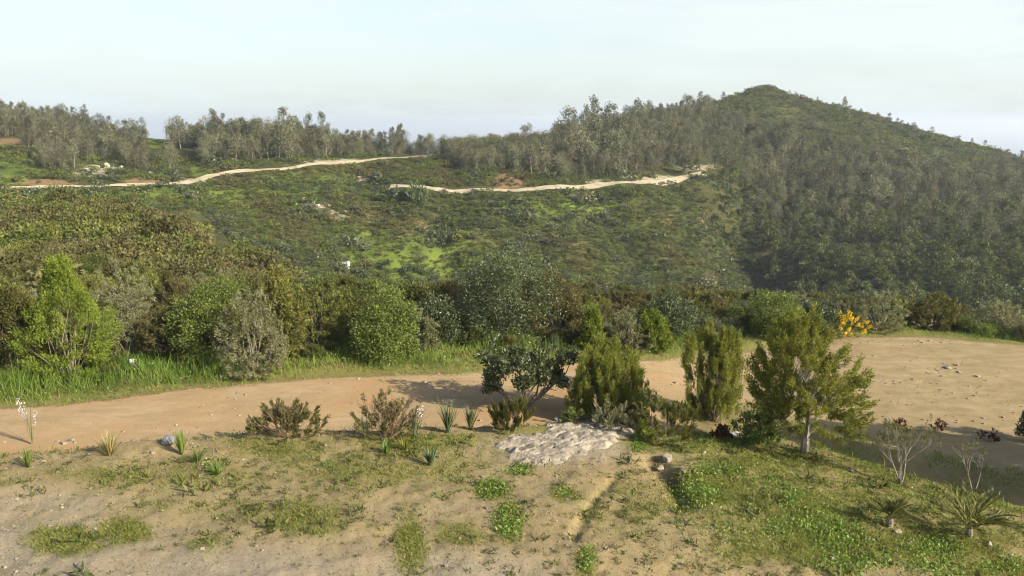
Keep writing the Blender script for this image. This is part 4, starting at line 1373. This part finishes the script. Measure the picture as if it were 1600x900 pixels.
def populate(name, stuff_name, pos, px, py, r, variants, mats, base_h, lab, grp, stuff_lab, seed, hfun, n_ind, zones):
    rng = np.random.default_rng(seed)
    n = len(pos)
    sc = hfun(px, py, r, rng) / base_h
    idx = rng.integers(0, len(variants), n)
    rz = rng.uniform(0, 6.283, n)
    seen = (px > 5) & (px < 1595)
    score = np.where(seen, sc / r, 0)
    order = np.argsort(-score)
    ind = set(order[:n_ind].tolist())
    q1, q2 = np.quantile(sc[order[:n_ind]], [.33, .67])
    meshes = [(t.mesh('trunk', [mats[1]]), q.mesh('crown', [mats[0]])) for t, q in variants]
    for i in ind:
        s = sc[i]
        zn = zones(px[i])
        zz = 'tall ' if s > q2 else 'short ' if s < q1 else 'middling '
        plant(name, pos[i], [('trunk', meshes[idx[i]][0]), ('crown', meshes[idx[i]][1])], f'{zz}{lab} {zn}', 'tree', f'{zz}{grp}, {zn}', rz[i], (s * rng.uniform(.85, 1.15), s * rng.uniform(.85, 1.15), s))
    rest = np.array([i for i in range(n) if i not in ind], int)
    if not len(rest): return
    joined = []
    for t, q in variants:
        v1, q1, t1, m1 = q.arrays(); v2, q2, t2, m2 = t.arrays()
        joined.append(new_mesh('tree', np.concatenate([v1, v2]), np.concatenate([q1, q2 + len(v1)]), mats, {'tint': ('FACE', np.concatenate([t1, t2]))}, np.concatenate([m1, m2 + 1])))
    gn_stuff(stuff_name, joined, idx[rest], pos[rest], rz[rest], sc[rest], stuff_lab, 'wood')

roundish = (ppx_ > 690)
h_left = lambda px, py, r, rng: np.interp(px, [-200, 0, 120, 200, 240, 300, 400, 450, 520, 580, 650, 690], [8.5, 8, 7.2, 6.6, 6, 8.5, 11, 11.5, 9.5, 8, 8, 7.5]) * np.exp(rng.normal(size=len(px)) * .2 - .2) * (1 + .35 * fbm(px / 26, r / 14, 58, 3))
sel = ~roundish
populate('eucalyptus_tree', 'far_wood', pos[sel], ppx_[sel], ppy_[sel], rr_[sel], EUC, [M['euc'], M['euc_bark']], 11.0,
         'slender grey-green tree on the left ridge', 'trees of the left ridge wood', 'grey-green wood further back along the left ridge', 911, h_left, 150, lambda p: 'above the rocky scar' if p < 235 else 'just right of the green gap' if p < 400 else 'where the wood is tallest' if p < 500 else 'where the wood runs down to the saddle')
sel = roundish
populate('round_crowned_tree', 'round_wood', pos[sel], ppx_[sel], ppy_[sel], rr_[sel], ROUND, [M['euc'], M['euc_bark']], 6.0,
         'low round tree in the saddle', 'round trees in the saddle', 'rest of the round dark trees in the saddle', 912,
         lambda px, py, r, rng: rng.uniform(4, 7.5, len(px)), 60, lambda p: 'beside the end of the ridge track' if p < 750 else 'next to the hill wood')
h_hill = lambda px, py, r, rng: np.where(py < np.interp(px, [1080, 1110, 1180, 1300, 1600], [0, 175, 205, 235, 285]), 3.2, np.interp(px, [800, 900, 980, 1060, 1110, 1180, 1300, 1600], [7.5, 7.5, 7, 5.5, 4.6, 6, 6.2, 5.8])) * np.exp(rng.normal(size=len(px)) * .25) * (1 + .35 * fbm(px / 26, r / 14, 59, 3))
populate('eucalyptus_tree', 'hill_wood', pos2, px2, py2, r2, HILLT, [M['euc'], M['euc_bark']], 8.0,
         'grey-green tree of the hill wood', 'trees at the front of the hill wood', 'grey-green wood covering the upper hill', 913, h_hill, 150, lambda p: 'above the left end of the hill track' if p < 900 else 'above the middle of the hill track' if p < 1010 else 'by the pale end of the hill track' if p < 1160 else 'right of the hill track')

def pine_d(px, py, r):
    up = np.interp(px, [1050, 1120, 1180, 1250, 1400, 1600], [300, 285, 320, 328, 330, 336])
    lft = np.interp(py, [280, 330, 400, 470], [1040, 1080, 1150, 1240])
    dn = .3 + .7 * np.exp(-((px - 1480) / 190) ** 2) + .5 * np.exp(-((px - 1180) / 50) ** 2)
    return (((py > up - 40 * vnoise(px / 60, py / 50, 82))) & (px > lft)) * dn
pos3, px3, py3, r3 = dart(2600, 235, 372, 1000, 1700, 905, 5.6, pine_d)
populate('pine_tree', 'pine_wood', pos3, px3, py3, r3, PINE, [M['pine'], M['bark']], 4.5,
         'dark conical pine on the right hillside', 'pines on the lower right hillside', 'further dark pines on the right hillside', 914,
         lambda px, py, r, rng: rng.uniform(4.0, 8.5, len(px)), 170, lambda p: 'along the dark gully' if p < 1250 else 'below the middle of the hill wood' if p < 1430 else 'toward the right edge of the picture')

# ---------------------------------------------------------------- scrub on the slopes
SHAPES = [bushy(950 + i, 14 + i % 3, 11, .27).arrays() for i in range(5)]
SHAPES_F = [bushy(970 + i, 22, 22, .19).arrays() for i in range(5)]
_bm = {}
def bush_mesh(shapes, i, mt):
    key = (id(shapes), i, mt)
    if key not in _bm:
        v, q, t, m_ = shapes[i]
        _bm[key] = new_mesh('scrub_foliage', v, q, [M[mt]], {'tint': ('FACE', t)}, m_)
    return _bm[key]
def scrub(name, seed, n, rmin, rmax, pxa, pxb, mind, dens, size, kinds, label, shapes=SHAPES, flat=(.6, 1.0), n_ind=0, ind=None):
    pos, px, py, r = dart(n, rmin, rmax, pxa, pxb, seed, mind, dens)
    rng = np.random.default_rng(seed + 1)
    k = len(pos)
    s = size * np.exp(rng.normal(size=k) * .38)
    sc = np.stack([s, s, s * rng.uniform(*flat, k)], 1)
    rz = rng.uniform(0, 6.28, k)
    mts = [m_ for m_, w in kinds]
    cum = np.cumsum([w for m_, w in kinds]); cum = cum / cum[-1]
    u = np.clip(.5 + 1.1 * fbm(pos[:, 0] / 12, pos[:, 1] / 12, seed, 3) + rng.normal(size=k) * .22, 0, .9999)
    kd = np.searchsorted(cum, u)
    idx = kd * len(shapes) + rng.integers(0, len(shapes), k)
    meshes = [bush_mesh(shapes, i, m_) for m_ in mts for i in range(len(shapes))]
    chosen = []
    if n_ind:
        sco = np.where((px > 5) & (px < 1595), s / r, 0)
        chosen = np.argsort(-sco)[:n_ind]
        for i in chosen:
            o = link('scrub_bush', meshes[idx[i]], None, pos[i], rz[i], tuple(sc[i]))
            zn = ind[2](px[i])
            hue = {'dark_green': 'dark green', 'green': 'green', 'olive': 'olive', 'olive_brown': 'brownish', 'euc': 'greyish'}[mts[kd[i]]]
            tag(o, f'{hue} {ind[0]} {zn}', 'bush', f'{hue} {ind[1]}, {zn}')
    rest = np.setdiff1d(np.arange(k), chosen)
    gn_stuff(name, meshes, idx[rest], pos[rest], rz[rest], sc[rest], label, 'scrub')
def slope_d(px, py, r):
    lft = np.interp(py, [280, 314, 330, 345, 405, 440], [-300, -300, 310, 330, 385, 480])
    rgt = np.interp(py, [270, 330, 400, 470], [1060, 1100, 1160, 1250])
    g = ell(px, py, FAR_GRASS)
    rd = ell(px, py, FAR_RED)
    tr1 = np.abs(py - np.interp(px, [30, 290, 345, 400, 540, 684], [293, 287, 272, 266, 254, 242])) < 5
    tr2 = (np.abs(py - np.interp(px, [606, 680, 840, 920, 1000, 1105], [293, 296, 296, 292, 286, 272])) < 5) & (px > 600)
    tr1 = tr1 & (px < 690)
    return ((px > lft) & (px < rgt)) * np.clip(1.05 - g * 1.0 - np.maximum(rd - .5, 0) * 1.4 - 1.1 * ell(px, py, FAR_GRAV), .14, 1) * ~tr1 * ~tr2 * np.where((py < 285) & (px < 600), .5, 1)
scrub('slope_scrub', 921, 30000, 195, 320, -60, 1260, 1.1, slope_d, 1.15, (('dark_green', .22), ('green', .55), ('olive', .18), ('olive_brown', .1)), 'low green scrub on the facing slope', flat=(.5, .9), n_ind=80, ind=('rounded bush on the facing slope', 'bushes on the facing slope', lambda p: 'under the ridge track' if p < 600 else 'left below the hill track' if p < 880 else 'right below the hill track'))
scrub('slope_thicket', 933, 2600, 195, 320, -60, 1260, 2.5, lambda *a: slope_d(*a) * (fbm(a[0] / 60, a[1] / 30, 55, 3) > .0), 1.7, (('dark_green', .6), ('euc', .4)), 'darker thickets on the facing slope', flat=(.6, 1.0), n_ind=70, ind=('rounded thicket on the facing slope', 'thickets on the facing slope', lambda p: 'under the ridge track' if p < 600 else 'left below the hill track' if p < 880 else 'right below the hill track'))
def hill_d(px, py, r):
    lft = np.interp(py, [130, 260, 300, 330, 400, 470], [1080, 1120, 1040, 1080, 1150, 1240])
    up = np.interp(px, [1080, 1110, 1180, 1300, 1600], [100, 175, 205, 235, 285])
    op = (np.abs(px - 1225) < 32) & (py > 168) & (py < 192)
    return (px > lft) * np.where((py > 340) | (py < up + 20), 1.0, .35) * np.where(op, .15, 1)
scrub('hill_scrub', 923, 42000, 235, 580, 1030, 1760, 1.5, hill_d, 1.5, (('dark_green', .14), ('green', .4), ('olive', .26), ('euc', .2)), 'olive scrub covering the right hill', flat=(.5, .9))
def spur_d(px, py, r):
    lim = np.interp(px, [-200, 0, 200, 300, 380, 460], [150, 150, 136, 122, 92, 70])
    return ((r < lim) & (px < 460)).astype(float)
scrub('spur_scrub', 925, 12000, 63, 150, -160, 460, .95, spur_d, .95, (('green', .12), ('olive', .38), ('olive_brown', .5)), 'brownish heath scrub on the near left spur', SHAPES_F, (.7, 1.15), 140, ('rounded heath bush on the left spur', 'heath bushes on the near left spur', lambda p: 'behind the bright green tree' if p < 170 else 'behind the grey shrubs' if p < 300 else 'at its right-hand end'))
def rim_d(px, py, r):
    return (r < 95) * 1.0
scrub('rim_scrub', 929, 3500, 64, 95, 430, 1700, 1.3, rim_d, .8, (('green', .3), ('olive', .5), ('olive_brown', .2)), 'olive scrub on the valley rim behind the belt', SHAPES_F, (.7, 1.1))
# two named bushes by the hut
for i, (px, py, w, h, lab) in enumerate(((530, 425, 30, 17, 'grey-green bush just in front of the white hut'), (562, 432, 24, 12, 'low grey bush right of the hut'), (652, 318, 36, 34, 'dark pointed tree below the start of the hill track'), (802, 338, 32, 18, 'dark bush on the facing slope under the hill track'), (690, 385, 22, 26, 'dark bush in the little gully of the facing slope'))):
    p = G(px, py, 180); k = mpp(p)
    me = bush_mesh(SHAPES_F, i % 5, 'dark_green')
    tag(link('scrub_bush', me, None, p, i, (w * k / 2, w * k / 2, h * k)), lab, 'bush')

# ---------------------------------------------------------------- grass, herbs, pebbles near the viewer
def pick(n, x0, x1, y0, y1, dens, seed):
    rng = np.random.default_rng(seed)
    x, y = rng.uniform(x0, x1, n), rng.uniform(y0, y1, n)
    z = H(x, y)
    px, py = project(x, y, z)
    k = rng.random(n) < dens(x, y, px, py)
    return np.stack([x, y, z], 1)[k], rng
def blades_at(p, rng, h, w, name, mt, label, cat='grass', lean=.45, two=False, tint=None):
    n = len(p)
    d = unit(np.stack([rng.normal(size=n) * lean, rng.normal(size=n) * lean, np.ones(n)], 1))
    L = h * np.exp(rng.normal(size=n) * .35)
    q = Q()
    q.leaves(p - d * .01, d, L, w, rng, tint)
    tag(link(name, q.mesh(name, [M[mt]])), label, cat, kind='stuff')
def verge_d(x, y, px, py):
    f = y - y_far(x)
    wid = np.interp(px, [-100, 300, 700, 1000, 1300, 1700], [6, 6, 6, 4.5, 2.6, 2.4])
    return ((f > -.2 + .9 * fbm(x * .8, y * .8, 44, 3)) & (f < wid)) * np.where(f < .5, .55, 1.0) * np.clip(.75 + .7 * fbm(x * .6, y * .6, 45, 3), .1, 1)
p, rng = pick(330000, -34, 34, 26, 56, verge_d, 31)
tall = np.clip(.75 + .8 * fbm(p[:, 0] * .45, p[:, 1] * .45, 46, 3), .25, 1.4) * np.interp(p[:, 0], [-20, 0, 10, 25], [.66, .6, .42, .3]) * np.clip(.35 + (p[:, 1] - y_far(p[:, 0])) * .5, .3, 1)
blades_at(p, rng, tall, .022, 'verge_grass', 'grass', 'tall green grass along the far edge of the road', lean=.4,
          tint=np.clip(.5 + .7 * fbm(p[:, 0] * .5, p[:, 1] * .5, 47, 3) + rng.normal(size=len(p)) * .2, 0, 1))
p, rng = pick(26000, -34, 20, 27, 50, lambda *a: verge_d(*a) * .8, 32)
q = Q(); q.leaves(p + np.stack([np.zeros(len(p)), np.zeros(len(p)), rng.uniform(.05, .5, len(p))], 1), rnd_dir(len(p), rng) + np.array([0, 0, .6]), .12, .06, rng)
tag(link('verge_weeds', q.mesh('verge_weeds', [M['herb']])), 'broad-leaved weeds mixed into the verge', 'weeds', kind='stuff')

def front(x, y): return y < y_bank(x) + .5
def sg_d(x, y, px, py):
    g = ell(px, py, GRASS_SPOTS)
    return front(x, y) * np.clip((g + .45 * fbm(x * 1.2, y * 1.2, 48, 4) + .25 * fbm(x * 5, y * 5, 49, 2)) * 1.5 - .36, 0.012, 1) * (ell(px, py, [(888, 690, 105, 30, 1)]) < .4)
p, rng = pick(700000, -19, 20, 13, 32, sg_d, 33)
blades_at(p, rng, .075, .018, 'short_grass', 'short_grass', 'short patchy grass on the bare foreground', lean=.8)
p, rng = pick(160000, -19, 20, 13, 32, lambda x, y, px, py: front(x, y) * np.clip(.3 + .7 * fbm(x * .7, y * .7, 50, 4), 0.02, 1), 34)
blades_at(p, rng, .06, .014, 'dry_grass', 'dry_grass', 'thin dry grass on the bare foreground', lean=.9)
def hb_d(x, y, px, py):
    return front(x, y) * np.clip((ell(px, py, HERB_SPOTS) + .5 * fbm(x * 1.5, y * 1.5, 51, 4)) * 1.3 - .35, np.where(px > 1050, .05, .004), 1) * (ell(px, py, [(888, 690, 105, 30, 1)]) < .4)
p, rng = pick(420000, -19, 21, 13, 32, hb_d, 35)
q = Q()
d = rnd_dir(len(p), rng); d[:, 2] = np.abs(d[:, 2]) * .8 + .15
q.leaves(p + np.stack([np.zeros(len(p)), np.zeros(len(p)), rng.random(len(p)) ** 1.3 * .06 + .12 * np.clip(fbm(p[:, 0] * 2.2, p[:, 1] * 2.2, 57, 3) + .2, 0, 1) * rng.random(len(p))], 1), d, .075 * rng.uniform(.6, 1.3, len(p)), .05 * rng.uniform(.6, 1.2, len(p)), rng)
tag(link('ground_herbs', q.mesh('ground_herbs', [M['herb']])), 'low leafy green herbs spreading over the right bank', 'herbs', kind='stuff')
# small tufts dotted over the bare ground
def tuft_d(x, y, px, py):
    return front(x, y) * np.clip(.35 + 1.0 * fbm(x * .8, y * .8, 61, 4) + .5 * ell(px, py, GRASS_SPOTS) - .35 * ell(px, py, GRAVEL_SPOTS), .03, 1) * (ell(px, py, [(888, 690, 105, 30, 1)]) < .4)
p, rng = pick(11000, -19, 20, 13, 32, tuft_d, 39)
k = len(p)
nb = 16
sz = np.repeat(.05 * np.exp(rng.normal(size=k) * .5), nb)
pp = np.repeat(p, nb, 0) + np.concatenate([rng.normal(size=(k * nb, 2)) * sz[:, None] * .9, np.zeros((k * nb, 1))], 1)
dd = rnd_dir(k * nb, rng); dd[:, 2] = np.abs(dd[:, 2]) + .35
q = Q(); q.leaves(pp, dd, sz * rng.uniform(.8, 1.8, k * nb), sz * .35, rng, np.clip(np.repeat(rng.random(k), nb) * .7 + rng.random(k * nb) * .3, 0, 1))
tag(link('ground_tufts', q.mesh('ground_tufts', [M['herb_dull']])), 'small green tufts dotted over the bare foreground', 'weeds', kind='stuff')
# weeds along the near road edge
def edge_d(x, y, px, py):
    f = y - y_bank(x)
    hi = np.interp(x, [5, 8, 20], [1.3, 7.2, 7.2])
    return ((f > -.7) & (f < hi)) * np.clip(.25 + 1.1 * fbm(x * .9, y * .9, 52, 3), 0, 1) * np.where(px > 860, 1, .35)
p, rng = pick(170000, -19, 25, 16, 38, edge_d, 36)
blades_at(p, rng, .2, .022, 'bank_weeds', 'grass', 'ragged weeds along the near edge of the road', 'weeds', lean=.6)

# pebbles
bm = bmesh.new(); bmesh.ops.create_cube(bm, size=1.0)
pv = np.array([v.co[:] for v in bm.verts]); pq = np.array([[v.index for v in f.verts] for f in bm.faces]); bm.free()
pv = pv * (1 + .3 * np.sin(pv * 9.1 + 1.7)) * np.array([1, .8, .6])
def pebbles(name, n, dens, size, mt, label, seed, box_):
    p, rng = pick(n, *box_, dens, seed)
    k = len(p)
    s = size * np.exp(rng.normal(size=k) * .45)
    p[:, 2] += s * .12
    V, QQ, T, MI = join_instances([(pv, pq, np.full(6, .5), np.zeros(6, int))], np.zeros(k, int), p, rng.uniform(0, 6.28, k), s, rng)
    tag(link(name, new_mesh(name, V, QQ, [M[mt]], {'tint': ('FACE', T)}, MI)), label, 'pebbles', kind='stuff')
pebbles('foreground_pebbles', 15000, lambda x, y, px, py: front(x, y) * np.clip(.3 + .5 * fbm(x, y, 53, 3) + .4 * ell(px, py, GRAVEL_SPOTS), 0.05, 1), .028, 'rock', 'small pale pebbles strewn over the foreground', 37, (-19, 20, 13, 32))
pebbles('lot_rubble', 9000, lambda x, y, px, py: ((y > y_bank(x)) & (y < y_far(x))) * (.9 * ell(px, py, [(1470, 578, 50, 7, 1), (1550, 588, 50, 8, .8), (1400, 600, 80, 6, .5), (1500, 655, 90, 9, .7), (1340, 580, 40, 6, .4), (90, 690, 120, 8, 1), (1450, 535, 150, 6, .6), (640, 600, 120, 10, .3)]) + .01), .075, 'rock', 'broken stones lying in streaks on the lot and road edge', 40, (-26, 36, 20, 50))
pebbles('road_pebbles', 22000, lambda x, y, px, py: ((y > y_bank(x)) & (y < y_far(x))) * np.clip(.15 + .8 * fbm(x * .6, y * .6, 54, 3) + (np.abs(y - y_bank(x) - 1.2) < .5) * .5, (.02), 1), .038, 'rock', 'loose stones on the dirt road and lot', 38, (-26, 36, 20, 50))

# ---------------------------------------------------------------- haze
hb = np.array([(x, y, z) for z in (-270, 90) for x, y in ((-95000, -95000), (95000, -95000), (95000, 95000), (-95000, 95000))], float)
hf = np.array([[3, 2, 1, 0], [4, 5, 6, 7], [0, 1, 5, 4], [1, 2, 6, 5], [2, 3, 7, 6], [3, 0, 4, 7]])
m, nt, out = mat('haze_air')
pv_ = nd(nt, 'ShaderNodeVolumePrincipled')
pv_.inputs['Color'].default_value = (.80, .89, 1.0, 1)
pv_.inputs['Density'].default_value = .00015
pv_.inputs['Anisotropy'].default_value = .2
nt.links.new(pv_.outputs[0], out.inputs['Volume'])
tag(link('haze', new_mesh('haze', hb, hf, [m])), kind='stuff')
